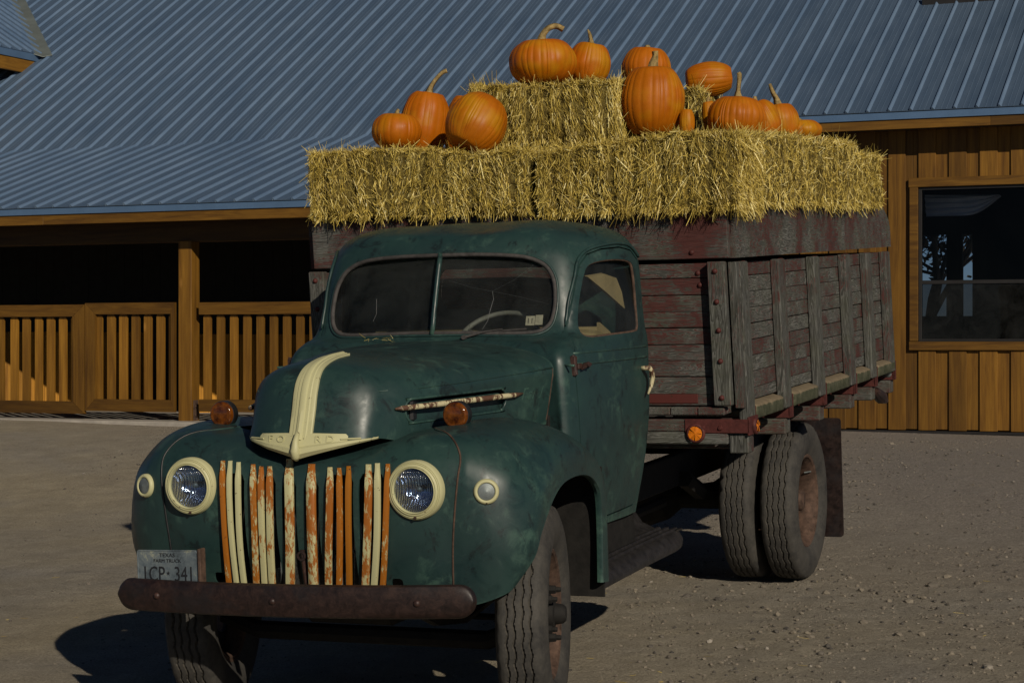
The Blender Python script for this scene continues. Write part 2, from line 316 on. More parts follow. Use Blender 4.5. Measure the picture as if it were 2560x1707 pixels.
# ------------------------------------------------------------ mesh helpers
def link(o, parent=None):
    C.objects.link(o)
    if parent is not None: o.parent = parent
    return o
def tag(o, label=None, cat=None, group=None, kind=None):
    for k, v in (('label', label), ('category', cat), ('group', group), ('kind', kind)):
        if v: o[k] = v
    return o
class MB:
    def __init__(s): s.v = []; s.f = []; s.t = []; s.m = []
    def add(s, V, F, tone=None, mi=0):
        o = len(s.v); s.v += [tuple(map(float, p)) for p in V]
        tone = random.random() if tone is None else tone
        for f in F: s.f.append(tuple(i+o for i in f)); s.t.append(tone); s.m.append(mi)
    def box(s, lo, hi, c=.003, tone=None, mi=0, rot=None, piv=None, jit=0):
        lo = np.array(lo, float); hi = np.array(hi, float); ce = (lo+hi)/2; h = (hi-lo)/2; c = min(c, *(h*.45))
        V = []; idx = {}
        for sx in (-1, 1):
            for sy in (-1, 1):
                for sz in (-1, 1):
                    for a in range(3):
                        d = np.array([sx, sy, sz])*(h-c); d[a] = (sx, sy, sz)[a]*h[a]
                        idx[(sx, sy, sz, a)] = len(V); V.append(ce+d)
        F = []
        def quad(keys): F.append([idx[k] for k in keys])
        for a in range(3):
            b, c2 = [(1, 2), (2, 0), (0, 1)][a]
            for s1 in (-1, 1):
                ks = []
                for (p, q) in ((-1, -1), (1, -1), (1, 1), (-1, 1)):
                    sg = [0, 0, 0]; sg[a] = s1; sg[b] = p; sg[c2] = q; ks.append((*sg, a))
                F.append([idx[k] for k in (ks if s1 > 0 else ks[::-1])])
        for a in range(3):              # edges parallel to a
            b, c2 = [(1, 2), (2, 0), (0, 1)][a]
            for p in (-1, 1):
                for q in (-1, 1):
                    def K(sa, ax):
                        sg = [0, 0, 0]; sg[a] = sa; sg[b] = p; sg[c2] = q; return idx[(*sg, ax)]
                    f = [K(-1, b), K(1, b), K(1, c2), K(-1, c2)]
                    F.append(f if p*q < 0 else f[::-1])
        for sx in (-1, 1):
            for sy in (-1, 1):
                for sz in (-1, 1):
                    f = [idx[(sx, sy, sz, a)] for a in range(3)]
                    F.append(f if sx*sy*sz > 0 else f[::-1])
        V = np.array(V)
        if jit: V = V + rng.normal(0, jit, (1, 3))
        if rot is not None:
            pv = ce if piv is None else np.array(piv); Rm = np.array(rot)
            V = (V-pv)@Rm.T+pv
        s.add(V, F, tone, mi)
    def prism(s, pts, fn, a, b, tone=None, mi=0):
        """pts 2D outline; fn(p,q,d)->3D; from depth a to b"""
        n = len(pts); V = [fn(p, q, a) for p, q in pts]+[fn(p, q, b) for p, q in pts]
        F = [list(range(n))[::-1], list(range(n, 2*n))]+[[i, (i+1) % n, n+(i+1) % n, n+i] for i in range(n)]
        s.add(V, F, tone, mi)
    def tube(s, pts, r, n=8, tone=None, mi=0, cap=True, flat=None):
        P = [Vector(p) for p in pts]; m = len(P); rs = r if hasattr(r, '__len__') else [r]*m
        V = []; up = None
        for i in range(m):
            d = (P[min(i+1, m-1)]-P[max(i-1, 0)]).normalized()
            if up is None:
                up = Vector((0, 0, 1)) if abs(d.z) < .9 else Vector((0, 1, 0))
            a = d.cross(up).normalized(); bb = a.cross(d).normalized(); up = bb
            for k in range(n):
                th = 2*math.pi*k/n
                V.append(P[i]+(a*math.cos(th)+bb*math.sin(th)*(flat or 1))*rs[i])
        F = [[i*n+k, i*n+(k+1) % n, (i+1)*n+(k+1) % n, (i+1)*n+k] for i in range(m-1) for k in range(n)]
        if cap: F += [list(range(n))[::-1], [(m-1)*n+k for k in range(n)]]
        s.add(V, F, tone, mi)
    def lathe(s, prof, n=48, axis='y', org=(0, 0, 0), tone=None, mi=0, close=False, fn=None):
        """prof list of (radius, along)"""
        V = []; m = len(prof)
        for k in range(n):
            th = 2*math.pi*k/n; c, si = math.cos(th), math.sin(th)
            for (r, a) in prof:
                p = {'y': (r*c, a, r*si), 'x': (a, r*c, r*si), 'z': (r*c, r*si, a)}[axis]
                V.append((p[0]+org[0], p[1]+org[1], p[2]+org[2]))
        F = []
        for k in range(n):
            k2 = (k+1) % n
            for j in range(m-1 if not close else m):
                j2 = (j+1) % m
                F.append([k*m+j, k*m+j2, k2*m+j2, k2*m+j])
        s.add(V, F, tone, mi)
    def build(s, name, mats, parent=None, smooth=False, auto=None):
        me = bpy.data.meshes.new(name); me.from_pydata(s.v, [], s.f)
        mats = mats if isinstance(mats, (list, tuple)) else [mats]
        for m in mats: me.materials.append(m)
        a = me.attributes.new('tone', 'FLOAT', 'FACE'); a.data.foreach_set('value', np.array(s.t, dtype=np.float32))
        me.polygons.foreach_set('material_index', np.array(s.m, dtype=np.int32))
        fixn(me)
        if smooth: me.polygons.foreach_set('use_smooth', [True]*len(me.polygons))
        if auto: me.polygons.foreach_set('use_smooth', [True]*len(me.polygons)); me.set_sharp_from_angle(angle=R_(auto))
        me.update()
        o = bpy.data.objects.new(name, me); return link(o, parent)
def fixn(me):
    bm = bmesh.new(); bm.from_mesh(me); bmesh.ops.recalc_face_normals(bm, faces=bm.faces); bm.to_mesh(me); bm.free()
def empty(name, parent=None, loc=(0, 0, 0)):
    o = bpy.data.objects.new(name, None); o.empty_display_size = .3; o.location = loc
    return link(o, parent)
def cr(P, n):
    """Catmull-Rom along axis 0 of array P, n samples per span"""
    P = np.asarray(P, float); m = len(P)
    E = np.concatenate([[2*P[0]-P[1]], P, [2*P[-1]-P[-2]]])
    out = []
    for i in range(m-1):
        p0, p1, p2, p3 = E[i], E[i+1], E[i+2], E[i+3]
        for k in range(n):
            t = k/n
            out.append(.5*((2*p1)+(-p0+p2)*t+(2*p0-5*p1+4*p2-p3)*t*t+(-p0+3*p1-3*p2+p3)*t**3))
    out.append(P[-1]); return np.array(out)
def crclosed(P, n):
    P = np.asarray(P, float); m = len(P); out = []
    for i in range(m):
        p0, p1, p2, p3 = P[(i-1) % m], P[i], P[(i+1) % m], P[(i+2) % m]
        for k in range(n):
            t = k/n
            out.append(.5*((2*p1)+(-p0+p2)*t+(2*p0-5*p1+4*p2-p3)*t*t+(-p0+3*p1-3*p2+p3)*t**3))
    return np.array(out)
def surf(grid, nu, nv):
    """smooth surface through a control grid [row][col][xyz]"""
    g = cr(np.array(grid, float), nu)                       # rows
    g = np.swapaxes(cr(np.swapaxes(g, 0, 1), nv), 0, 1)
    return g
def gridmesh(g, mirror=False):
    m, n = g.shape[:2]
    V = g.reshape(-1, 3).copy()
    if mirror: V[:, 0] *= -1
    F = [(i*n+j, i*n+j+1, (i+1)*n+j+1, (i+1)*n+j) for i in range(m-1) for j in range(n-1)]
    return V, F
def mkobj(name, V, F, mats, parent=None, smooth=True, merge=0.0, link_=True):
    me = bpy.data.meshes.new(name); me.from_pydata([tuple(v) for v in V], [], F)
    bm = bmesh.new(); bm.from_mesh(me)
    if merge: bmesh.ops.remove_doubles(bm, verts=bm.verts, dist=merge)
    bmesh.ops.recalc_face_normals(bm, faces=bm.faces); bm.to_mesh(me); bm.free()
    for m in (mats if isinstance(mats, (list, tuple)) else [mats]): me.materials.append(m)
    if smooth: me.polygons.foreach_set('use_smooth', [True]*len(me.polygons))
    o = bpy.data.objects.new(name, me)
    if link_: link(o, parent)
    return o
def bake(o, auto=None):
    dg = bpy.context.evaluated_depsgraph_get(); dg.update()
    me = bpy.data.meshes.new_from_object(o.evaluated_get(dg)); o.modifiers.clear(); old = o.data; o.data = me; me.name = o.name
    if auto: me.set_sharp_from_angle(angle=R_(auto))
    return o
def solidify(o, th, offset=-1, auto=40):
    m = o.modifiers.new('s', 'SOLIDIFY'); m.thickness = th; m.offset = offset; m.use_even_offset = False
    return bake(o, auto)
def boole(o, cutter, op='DIFFERENCE', auto=40):
    p = o.parent; o.parent = None
    m = o.modifiers.new('b', 'BOOLEAN'); m.operation = op; m.object = cutter; m.solver = 'EXACT'
    bake(o, auto); o.parent = p; return o
def kill(*os):
    for o in os: bpy.data.objects.remove(o, do_unlink=True)
def rrect(w, h, r, n=5, cx=0, cy=0):
    P = []
    for sx, sy, a0 in ((1, 1, 0), (-1, 1, 90), (-1, -1, 180), (1, -1, 270)):
        for k in range(n+1):
            a = R_(a0+90*k/n); P.append((cx+sx*(w/2-r)+r*math.cos(a), cy+sy*(h/2-r)+r*math.sin(a)))
    return P
def text_mesh(body, size, extrude, align='CENTER'):
    cu = bpy.data.curves.new('t', 'FONT'); cu.body = body; cu.size = size; cu.extrude = extrude; cu.align_x = align; cu.align_y = 'CENTER'; cu.resolution_u = 3
    o = bpy.data.objects.new('t', cu); C.objects.link(o)
    dg = bpy.context.evaluated_depsgraph_get(); dg.update()
    me = bpy.data.meshes.new_from_object(o.evaluated_get(dg)); bpy.data.objects.remove(o, do_unlink=True)
    V = np.array([v.co[:] for v in me.vertices]); F = [tuple(p.vertices) for p in me.polygons]
    return V, F
def snoise(p, f=1.0, seed=0.0):
    from mathutils import noise as mn
    return mn.noise(Vector((p[0]*f+seed, p[1]*f+seed*1.7, p[2]*f-seed)))

# ------------------------------------------------------------ frames
cy_, sy_ = math.cos(R_(21.7)), math.sin(R_(21.7))
MR = Matrix(((cy_, sy_, 0), (-sy_, cy_, 0), (0, 0, 1))) @ Matrix.Rotation(R_(3.1), 3, 'X') @ Matrix.Rotation(R_(-.6), 3, 'Y')
MR = Matrix(((cy_, sy_, 0), (-sy_, cy_, 0), (0, 0, 1))) @ Matrix(((1, 0, 0), (0, math.cos(R_(3.1)), -math.sin(R_(3.1))), (0, math.sin(R_(3.1)), math.cos(R_(3.1))))) @ Matrix(((math.cos(R_(-.6)), 0, math.sin(R_(-.6))), (0, 1, 0), (-math.sin(R_(-.6)), 0, math.cos(R_(-.6)))))
TO = Vector((-.8168, 8.3287, -1.6402+CAMZ))
TM = Matrix.Translation(TO) @ MR.to_4x4()
def T(x, y, z): return TM @ Vector((x, y, z))
def pix(u, v, y):
    """photo pixel -> truck coordinates on the plane y"""
    d = Vector(((u-1280)/5100, 1, -(v-853.5)/5100)); cp = Vector((0, 0, CAMZ))
    n = MR.col[1]; t = (y + n.dot(TO-cp))/n.dot(d)
    return MR.transposed() @ (cp+d*t-TO)
PH = math.atan(.44); hv = Vector((math.cos(PH), -math.sin(PH), 0)); bv = Vector((math.sin(PH), math.cos(PH), 0))
def fb(u, v, S):
    """photo pixel -> building coordinates (t, z) on the facade plane S"""
    k = (u-1280)/5100; D = S/(bv.y+bv.x*k)
    return (k*D*hv.x+D*hv.y, CAMZ-(v-853.5)*D/5100)
BM = Matrix(((hv.x, bv.x, 0, 0), (hv.y, bv.y, 0, 0), (0, 0, 1, 0), (0, 0, 0, 1)))
# ============================================================ THE GROUND
SU, SLW, SP, SW = 21.45, 18.49, 18.95, 21.85
zbl = fb(207, 1053, 18.7)[1]; tbl = fb(207, 1053, 18.7)[0]
zbr = fb(2200, 1078, SW)[1]; tbr = fb(2200, 1078, SW)[0]
nz = MR.col[2]
def zfar(x, y):
    t = x*hv.x+y*hv.y; return zbl+(zbr-zbl)*min(1.6, max(-.8, (t-tbl)/(tbr-tbl)))
def gz(x, y, rough=True):
    zt = TO.z-(nz.x*(x-TO.x)+nz.y*(y-TO.y))/nz.z
    s = x*bv.x+y*bv.y
    k = min(1, max(0, (s-13.0)/5.3)); k = k*k*(3-2*k)
    z = zt*(1-k)+zfar(x, y)*k
    if rough:
        p = (x, y, 0)
        a = .014*snoise(p, .9)+.008*snoise(p, 3.1, 4)+(.005*snoise(p, 9, 2)+.0045*snoise(p, 21, 3))*(1.4 if x > .4 else .6)
        z += a*(1 if s < 18 else .3)-.006
    return z
def lines(lo, a, b, hi, d, big):
    L = list(np.arange(a, b+1e-6, d)); x = a; st = d
    while x > lo: st = min(st*1.35, big); x -= st; L.insert(0, x)
    x = b; st = d
    while x < hi: st = min(st*1.35, big); x += st; L.append(x)
    return L
xs = lines(-150, -3.6, 4.6, 150, .036, 14); ys = lines(-60, 7.4, 13.5, 300, .036, 16)
V = [(x, y, gz(x, y)) for y in ys for x in xs]; nx = len(xs)
F = [(j*nx+i, j*nx+i+1, (j+1)*nx+i+1, (j+1)*nx+i) for j in range(len(ys)-1) for i in range(nx-1)]
g = mkobj('ground', V, F, GROUND); tag(g, kind='structure')
# gravel
ico = []
bm = bmesh.new(); bmesh.ops.create_icosphere(bm, subdivisions=1, radius=1)
icv = np.array([v.co[:] for v in bm.verts]); icf = [[v.index for v in f.verts] for f in bm.faces]; bm.free()
mb = MB(); n = 0
while n < 12000:
    x, y = rng.uniform(-3.8, 5.0), rng.uniform(7.0, 21.0)
    d = .38+1.5*snoise((x, y, 0), .9, 8)+.8*snoise((x, y, 0), 3, 2)+(.35 if x > .6 else -.28)+(.45 if .7 < x < 3.4 and 8.8 < y < 12.2 else 0)
    if rng.random() > d: continue
    if rng.random() < max(0, (y-11)/14): continue
    r = .0032+.0095*rng.random()**3.5+(.012*rng.random() if rng.random() < .02 else 0)
    if x < 0: r *= .75
    if .6 < x < 3.4 and 8.6 < y < 12.4 and rng.random() < .22: r *= 1.7
    A = icv*(1+rng.normal(0, .18, icv.shape))*np.array([rng.uniform(.8, 1.5), rng.uniform(.8, 1.3), rng.uniform(.5, .8)])*r
    th = rng.uniform(0, 6.28); c, s_ = math.cos(th), math.sin(th)
    A = A@np.array([[c, -s_, 0], [s_, c, 0], [0, 0, 1]])+np.array([x, y, gz(x, y)+r*.25])
    mb.add(A, icf); n += 1
g = mb.build('gravel', m_gravel()); tag(g, kind='stuff')
# loose straw on the ground
def blades(base, dirs, L, wd, side=None):
    """thin straw blades as quads; arrays (n,3),(n,3),(n),(n)"""
    n = len(base); d = dirs/np.linalg.norm(dirs, axis=1)[:, None]
    r = rng.normal(size=(n, 3)); s = np.cross(d, r); s /= np.linalg.norm(s, axis=1)[:, None]
    tip = base+d*L[:, None]; midp = base+d*(L*.5)[:, None]+np.cross(d, s)*(rng.normal(0, .06, n)*L)[:, None]
    a = s*(wd*.5)[:, None]
    V = np.stack([base-a, base+a, midp+a, midp-a, tip+a*.6, tip-a*.6], 1).reshape(-1, 3)
    i = np.arange(n)*6
    F = np.concatenate([np.stack([i, i+1, i+2, i+3], 1), np.stack([i+3, i+2, i+4, i+5], 1)])
    return V, F
def straw_obj(name, V, F, tones, mats, extra=None, parent=None):
    """extra: (V,F) core with material 0, straw material 1"""
    cv, cf = extra if extra else (np.zeros((0, 3)), [])
    allV = np.concatenate([cv, V]); off = len(cv)
    me = bpy.data.meshes.new(name)
    nF = len(F); cfn = len(cf)
    loops = np.concatenate([np.array([i for f in cf for i in f], dtype=np.int32), (F+off).reshape(-1).astype(np.int32)])
    cnt = np.array([len(f) for f in cf]+[4]*nF, dtype=np.int32)
    me.vertices.add(len(allV)); me.vertices.foreach_set('co', allV.reshape(-1).astype(np.float32))
    me.loops.add(len(loops)); me.loops.foreach_set('vertex_index', loops)
    me.polygons.add(len(cnt)); st = np.concatenate([[0], np.cumsum(cnt)[:-1]]).astype(np.int32)
    me.polygons.foreach_set('loop_start', st); me.polygons.foreach_set('loop_total', cnt)
    for m in mats: me.materials.append(m)
    mi = np.array([0]*cfn+[len(mats)-1]*nF, dtype=np.int32); me.polygons.foreach_set('material_index', mi)
    me.polygons.foreach_set('use_smooth', np.array([True]*cfn+[False]*nF))
    a = me.attributes.new('tone', 'FLOAT', 'FACE'); a.data.foreach_set('value', np.concatenate([np.full(cfn, .5), tones]).astype(np.float32))
    me.update(calc_edges=True); me.validate()
    o = bpy.data.objects.new(name, me); return link(o, parent)
nl = 700
bx = np.concatenate([rng.normal(.60, .26, 600), rng.uniform(-3.4, 3.5, 100)]); by = np.concatenate([rng.normal(8.4, .45, 600), rng.uniform(7.4, 13, 100)])
base = np.array([(x, y, gz(x, y)+.004+.006*rng.random()) for x, y in zip(bx, by)])
th = rng.uniform(0, 6.28, nl); dr = np.stack([np.cos(th), np.sin(th), rng.normal(0, .08, nl)], 1)
V, F = blades(base, dr, rng.uniform(.015, .07, nl), rng.uniform(.001, .0028, nl))
tn = np.repeat(rng.uniform(.1, .7, nl)[None], 2, 0).reshape(-1)
tag(straw_obj('loose_straw', V, F, tn, [STRAW]), kind='stuff')

# ============================================================ THE BARN
zU = fb(2009, 289, SU)[1]; zL = fb(387, 510, SLW)[1]
lsl = (zU-zL)/(SU-SLW); usl = .625
TL, TR, TE = -21.0, 1.5, -7.6
barn = empty('barn'); barn.matrix_world = BM
tag(barn, 'brown timber barn with ribbed blue-grey metal roof behind the truck', 'barn')
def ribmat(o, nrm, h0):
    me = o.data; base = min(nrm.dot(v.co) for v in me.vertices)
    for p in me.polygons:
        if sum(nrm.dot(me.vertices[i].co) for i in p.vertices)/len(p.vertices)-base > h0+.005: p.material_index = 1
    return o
def ribbed(name, t0, t1, p0, p1, par, per=.232, ph=0.0, th=.0):
    """sheet between eave line p0=(s,z) and upper line p1, ribs running up the slope"""
    pr = [(0, 0), (.018, .0), (.023, .024), (.035, .024), (.054, 0), (.112, 0), (.118, .004), (.124, 0), (.168, 0), (.174, .004), (.180, 0)]
    xs_ = []; k = math.floor((t0-ph)/per)
    while k*per+ph < t1:
        for a, h in pr:
            x = k*per+ph+a
            if t0 <= x <= t1: xs_.append((x, h))
        k += 1
    d = Vector((0, p1[0]-p0[0], p1[1]-p0[1])); nrm = Vector((0, -d.z, d.y)).normalized()
    V = []; F = []
    for (s, z) in (p0, p1):
        for x, h in xs_: V.append((x, s+nrm.y*h, z+nrm.z*h))
    n = len(xs_); F = [(i, i+1, n+i+1, n+i) for i in range(n-1)]
    for (s, z) in (p0, p1):
        for x, h in xs_: V.append((x, s-nrm.y*.006, z-nrm.z*.006))
    F += [(2*n+i, 3*n+i, 3*n+i+1, 2*n+i+1) for i in range(n-1)]+[(i, 2*n+i, 2*n+i+1, i+1) for i in range(n-1)]
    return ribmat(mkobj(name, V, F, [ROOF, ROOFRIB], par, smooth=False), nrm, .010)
trib = fb(2009, 289, SU)[0]
tribL = fb((827/2.8), (1435/2.8), SLW)[0]
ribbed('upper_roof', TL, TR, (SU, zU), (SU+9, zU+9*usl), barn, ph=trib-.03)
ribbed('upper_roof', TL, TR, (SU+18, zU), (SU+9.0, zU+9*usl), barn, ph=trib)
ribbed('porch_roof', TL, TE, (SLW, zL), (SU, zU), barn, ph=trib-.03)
mb = MB()
def zt(v0, v1, u, S): return fb(u, v1, S)[1]-fb(u, v0, S)[1]
zLt = zL-.02-.0; hL = abs(zt(523, 538, 30, SLW)); hU = abs(zt(289, 306, 2009, SU))
mb.box((TL, SLW+.012, zL-.012-hL), (TE, SLW+.02, zL-.012), .001); mb.box((TE, SU+.012, zU-.012-hU), (TR, SU+.02, zU-.012), .001)
mb.build('drip_edge', TRIM, barn)
mb = MB()
zf = fb(100, 562, SLW)[1]; zfU = fb(2300, 320, SU)[1]
def runs(mb, t0, t1, y0, y1, z0, z1, step, c=.003):
    t = t0
    while t < t1:
        e = min(t1, t+step); mb.box((t+.001, y0, z0), (e-.001, y1, z1), c); t = e
runs(mb, TL, TE, SLW+.03, SLW+.07, zf, zL-.02, 3.6); runs(mb, TE, TR, SU+.03, SU+.07, zfU, zU-.02, 3.6)
mb.build('fascia', STX, barn)
# soffit / ceilings (near-black base colour)
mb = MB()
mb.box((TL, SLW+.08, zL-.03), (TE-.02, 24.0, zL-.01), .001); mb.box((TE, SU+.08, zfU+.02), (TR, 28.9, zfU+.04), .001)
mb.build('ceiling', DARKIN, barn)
# porch beam, posts
pz = fb(470, 1055, SP)[1]
mb = MB(); mb.box((TL, SP, zf-.20), (TE, SP+.16, zL-.04), .004); mb.build('beam', m_stain('x', 'dark_beam', .30), barn)
def post(t0, t1):
    mb = MB(); mb.box((t0, SP-.02, pz-.1), (t1, SP+.15, zf-.19), .006); p = mb.build('post', STZ, barn)
    mb = MB(); mb.box((t1-.004, SP+.02, pz+.02), (t1+.002, SP+.12, pz+.24), .001)
    for k in (.07, .17): mb.lathe([(0, -.012), (.012, -.012), (.014, .004)], 8, 'x', (t1+.012, SP+.07, pz+k))
    mb.build('post_bracket', RIM, p)
p0 = fb(445.5, 900, SP-.02)[0]; p1 = fb(478, 900, SP-.02)[0]
pw = p1-p0
post(p0, p1)
for k in (p0-5.0, fb(1012, 900, SP)[0]): post(k, k+pw)
# floor slab
mb = MB(); mb.box((TL, 18.62, zbl-.5), (TE, 24.2, zbl+.015), .01); sl_ = mb.build('floor_slab', CONC); sl_.matrix_world = BM; tag(sl_, kind='structure')
# interior walls
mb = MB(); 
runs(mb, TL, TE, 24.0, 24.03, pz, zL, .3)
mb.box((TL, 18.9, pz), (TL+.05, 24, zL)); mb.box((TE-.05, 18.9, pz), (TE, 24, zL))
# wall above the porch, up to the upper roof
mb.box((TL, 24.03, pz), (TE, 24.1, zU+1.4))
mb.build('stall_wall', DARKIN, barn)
for (u, v, s0, ln, tz) in ((6, 902, 20.75, 1.9, .75), (470, 925, 21.05, 2.2, .72)):
    t0 = fb(u, v, s0)[0]; mb = MB()
    d = Vector((.6, 1, 0)).normalized(); k = 0
    while k*.14 < ln:
        a = Vector((t0, s0, 0))+d*(k*.14)
        mb.box((0, 0, pz), (.136, .03, pz+tz+.25), .003, rot=None)
        # rotate this board into place
        for i in range(len(mb.v)-24, len(mb.v)):
            x, y, z = mb.v[i]; mb.v[i] = (a.x+d.x*x-d.y*y, a.y+d.y*x+d.x*y, z)
        k += 1
    mb.build('stall_divider', RAW, barn)
# right wall: board-on-board siding
ws = MB(); wt0 = TE; per = .327
lt = fb(1900+1120/3.4848, 600, SW)[0]; ph0 = lt-math.floor((lt-wt0)/per)*per
win = (fb(2276, 600, SW)[0], fb(2276, 854, SW)[1], fb(2276, 447, SW)[1]); wW = 2.3
wb = zbr+.02
def wallseg(a, b_, za, zb_, f, bk, tone=None):
    if b_ <= win[0]+.02 or a >= win[0]+wW-.02: ws.box((a, f, za), (b_, bk, zb_), .004, tone)
    else:
        tn_ = random.random() if tone is None else tone
        if a < win[0]: ws.box((a, f, za), (win[0]+.03, bk, zb_), .004, tn_)
        if b_ > win[0]+wW: ws.box((win[0]+wW-.03, f, za), (b_, bk, zb_), .004, tn_)
        a2, b2 = max(a, win[0]+.03), min(b_, win[0]+wW-.03)
        ws.box((a2, f, za), (b2, bk, win[1]-.004), .004, tn_); ws.box((a2, f, win[2]-.03), (b2, bk, zb_), .004, tn_*.9+.05)
t = ph0
while t < TR:
    wallseg(t, t+.188, wb, zfU+.1, SW-.022, SW, None)                 # front board
    wallseg(t+.19-.03, t+per+.02, wb+.01, zfU+.1, SW+.0015, SW+.02, None)      # board behind
    t += per
ws.build('board_siding', STZ, barn)
mb = MB(); mb.box((TE, SW+.03, zbr-.3), (TR, SW+.2, wb-.02), .01); mb.build('foundation', CONC, barn)
mb = MB(); mb.box((TE, SW-.01, wb-.035), (TR, SW+.03, wb-.005), .002); mb.build('sill_flashing', SASH, barn)
# window
def bwin():
    a0, zb0, zt0 = win[0], win[1], win[2]
    fr = MB(); fw = abs(fb(2301, 600, SW)[0]-fb(2280, 600, SW)[0]); fh = fb(2400, 441, SW)[1]-fb(2400, 464, SW)[1]
    fr.box((a0, SW-.05, zb0+.005), (a0+fw, SW-.023, zt0-fh), .003); fr.box((a0+wW-fw, SW-.05, zb0+.005), (a0+wW, SW-.023, zt0-fh), .003)
    fr.box((a0-.01, SW-.052, zt0-fh+.001), (a0+wW+.01, SW-.023, zt0), .003); fr.box((a0-.005, SW-.052, zb0-.09), (a0+wW+.005, SW-.023, zb0), .003)
    f = fr.build('window_frame', STX, barn)
    sb = MB(); x0, x1, z0, z1 = a0+fw, a0+wW-fw, zb0, zt0-fh; zr = fb(2400, 705, SW)[1]
    for lo, hi in (((x0, z0), (x0+.035, z1)), ((x1-.035, z0), (x1, z1)), ((x0+.035, z0), (x1-.035, z0+.03)), ((x0+.035, z1-.03), (x1-.035, z1)), ((x0+.035, zr-.02), (x1-.035, zr+.02))):
        sb.box((lo[0], SW-.02, lo[1]), (hi[0], SW+.03, hi[1]), .002)
    sb.build('window_sash', SASH, f)
    pb = MB(); pb.box((x0+.02, SW+.004, zr+.01), (x1-.02, SW+.008, z1-.02), .001); pb.build('window_pane', BGLASS, f)
    pb = MB(); pb.box((x0+.02, SW-.006, z0+.02), (x1-.02, SW-.004, zr-.01), .001); pb.build('insect_screen', SCREEN, f)
    # swagged curtain
    gx = []; 
    P = [(255, 203, 270, 398), (450, 207, 500, 392), (660, 206, 655, 384), (800, 206, 770, 340), (925, 204, 935, 215)]
    cs = cr(np.array(P, float), 8); rows = []
    for i, (ua, va, ub, vb) in enumerate(cs):
        row = []
        for j in range(13):
            q = j/12; u = 2240+(ua+(ub-ua)*q)/3.5625; v = 430+(va+(vb-va)*q)/3.5625
            tt, zz = fb(u, v, 22.25); row.append((tt, 22.25+.018*math.sin(j*1.9+i*.12), zz))
        rows.append(row)
    Vv, Ff = gridmesh(np.array(rows)); c = mkobj('curtain', Vv, Ff, CLOTH, f); solidify(c, .004)
bwin()
# room behind the window, with two openings in its far wall
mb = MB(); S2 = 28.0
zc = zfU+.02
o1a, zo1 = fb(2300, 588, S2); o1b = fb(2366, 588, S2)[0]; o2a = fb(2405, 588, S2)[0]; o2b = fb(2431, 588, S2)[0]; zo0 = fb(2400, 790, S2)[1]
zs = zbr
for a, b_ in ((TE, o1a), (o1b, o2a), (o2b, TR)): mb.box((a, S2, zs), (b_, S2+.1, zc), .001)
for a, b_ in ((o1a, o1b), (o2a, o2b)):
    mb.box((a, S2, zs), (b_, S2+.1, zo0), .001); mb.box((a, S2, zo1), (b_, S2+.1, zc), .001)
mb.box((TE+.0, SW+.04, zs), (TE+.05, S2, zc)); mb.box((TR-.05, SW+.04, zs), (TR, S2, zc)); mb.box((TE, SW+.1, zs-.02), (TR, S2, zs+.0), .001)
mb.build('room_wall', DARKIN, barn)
# cross gable at the top left
V0t, V0z = fb(300/2.8, 396/2.8, SU+1.2)
# intersect the ray with the upper roof plane
def onroof(u, v):
    k = (u-1280)/5100; A = (bv.y+bv.x*k); m_ = (853.5-v)/5100
    D = (zU-SU*usl-CAMZ)/(m_-usl*A); s = D*A; t_ = k*D*hv.x+D*hv.y
    return Vector((t_, s, CAMZ+m_*D))
V0 = onroof(104, 143)+Vector((0, 0, .03))
def gable():
    up = 6.0; a = V0; pr = [(0, 0), (.020, .0), (.027, .029), (.046, .029), (.072, 0), (.112, 0), (.118, .004), (.124, 0), (.168, 0), (.174, .004), (.180, 0)]
    V = []; F = []; k = 0; nn = Vector((usl, 0, 1)).normalized(); pts = []
    s = -7.0
    while s < up:
        for q, h in pr: pts.append((s+q, h))
        s += .232
    for q, h in pts:
        lo = Vector((a.x, a.y+q, a.z)) if q < 0 else Vector((a.x-q, a.y+q, a.z+q*usl))
        hi = Vector((a.x-up, a.y+q, a.z+up*usl))
        V += [lo+nn*h, hi+nn*h, lo-nn*.008, hi-nn*.008]
    for i in range(len(pts)-1): F += [(4*i, 4*i+1, 4*i+5, 4*i+4), (4*i+2, 4*i+6, 4*i+7, 4*i+3), (4*i, 4*i+4, 4*i+6, 4*i+2)]
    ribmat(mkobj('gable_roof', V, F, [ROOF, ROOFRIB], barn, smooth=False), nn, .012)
    mb = MB(); mb.box((a.x-.008, a.y-7, a.z-.11), (a.x+.006, a.y-.05, a.z-.012), .001); mb.build('drip_edge', TRIM, barn)
    mb = MB(); mb.box((a.x-.06, a.y-7, a.z-.30), (a.x-.012, a.y-.12, a.z-.10), .003); mb.build('fascia', STY, barn)
    mb = MB(); mb.box((a.x-3.5, a.y-7, a.z-.13), (a.x-.07, a.y+.1, a.z-.10), .001); mb.box((a.x-3.5, a.y-6.5, a.z-2.6), (a.x-.55, a.y+.5, a.z-.14), .001)
    mb.build('gable_wall', STZ, barn)
    mb = MB(); P = [a+Vector((-q, q, q*usl)) for q in (-.1, up)]
    d = (P[1]-P[0]).normalized(); sd = Vector((1, 1, 0)).normalized(); wv = .13
    for sg in (0,):
        q0 = [P[0]-sd*wv+Vector((0, 0, .045)), P[0]+Vector((0, 0, .012)), P[0]+sd*wv+Vector((0, 0, .045))]; q1 = [x+(P[1]-P[0]) for x in q0]
        Vv = q0+q1+[x+Vector((0, 0, .008)) for x in q0+q1]
        mb.add(Vv, [(0, 1, 4, 3), (1, 2, 5, 4), (6, 9, 10, 7), (7, 10, 11, 8), (0, 6, 7, 1), (1, 7, 8, 2), (0, 3, 9, 6), (2, 8, 11, 5)])
    mb.build('valley_flashing', VALLEY, barn)
gable()
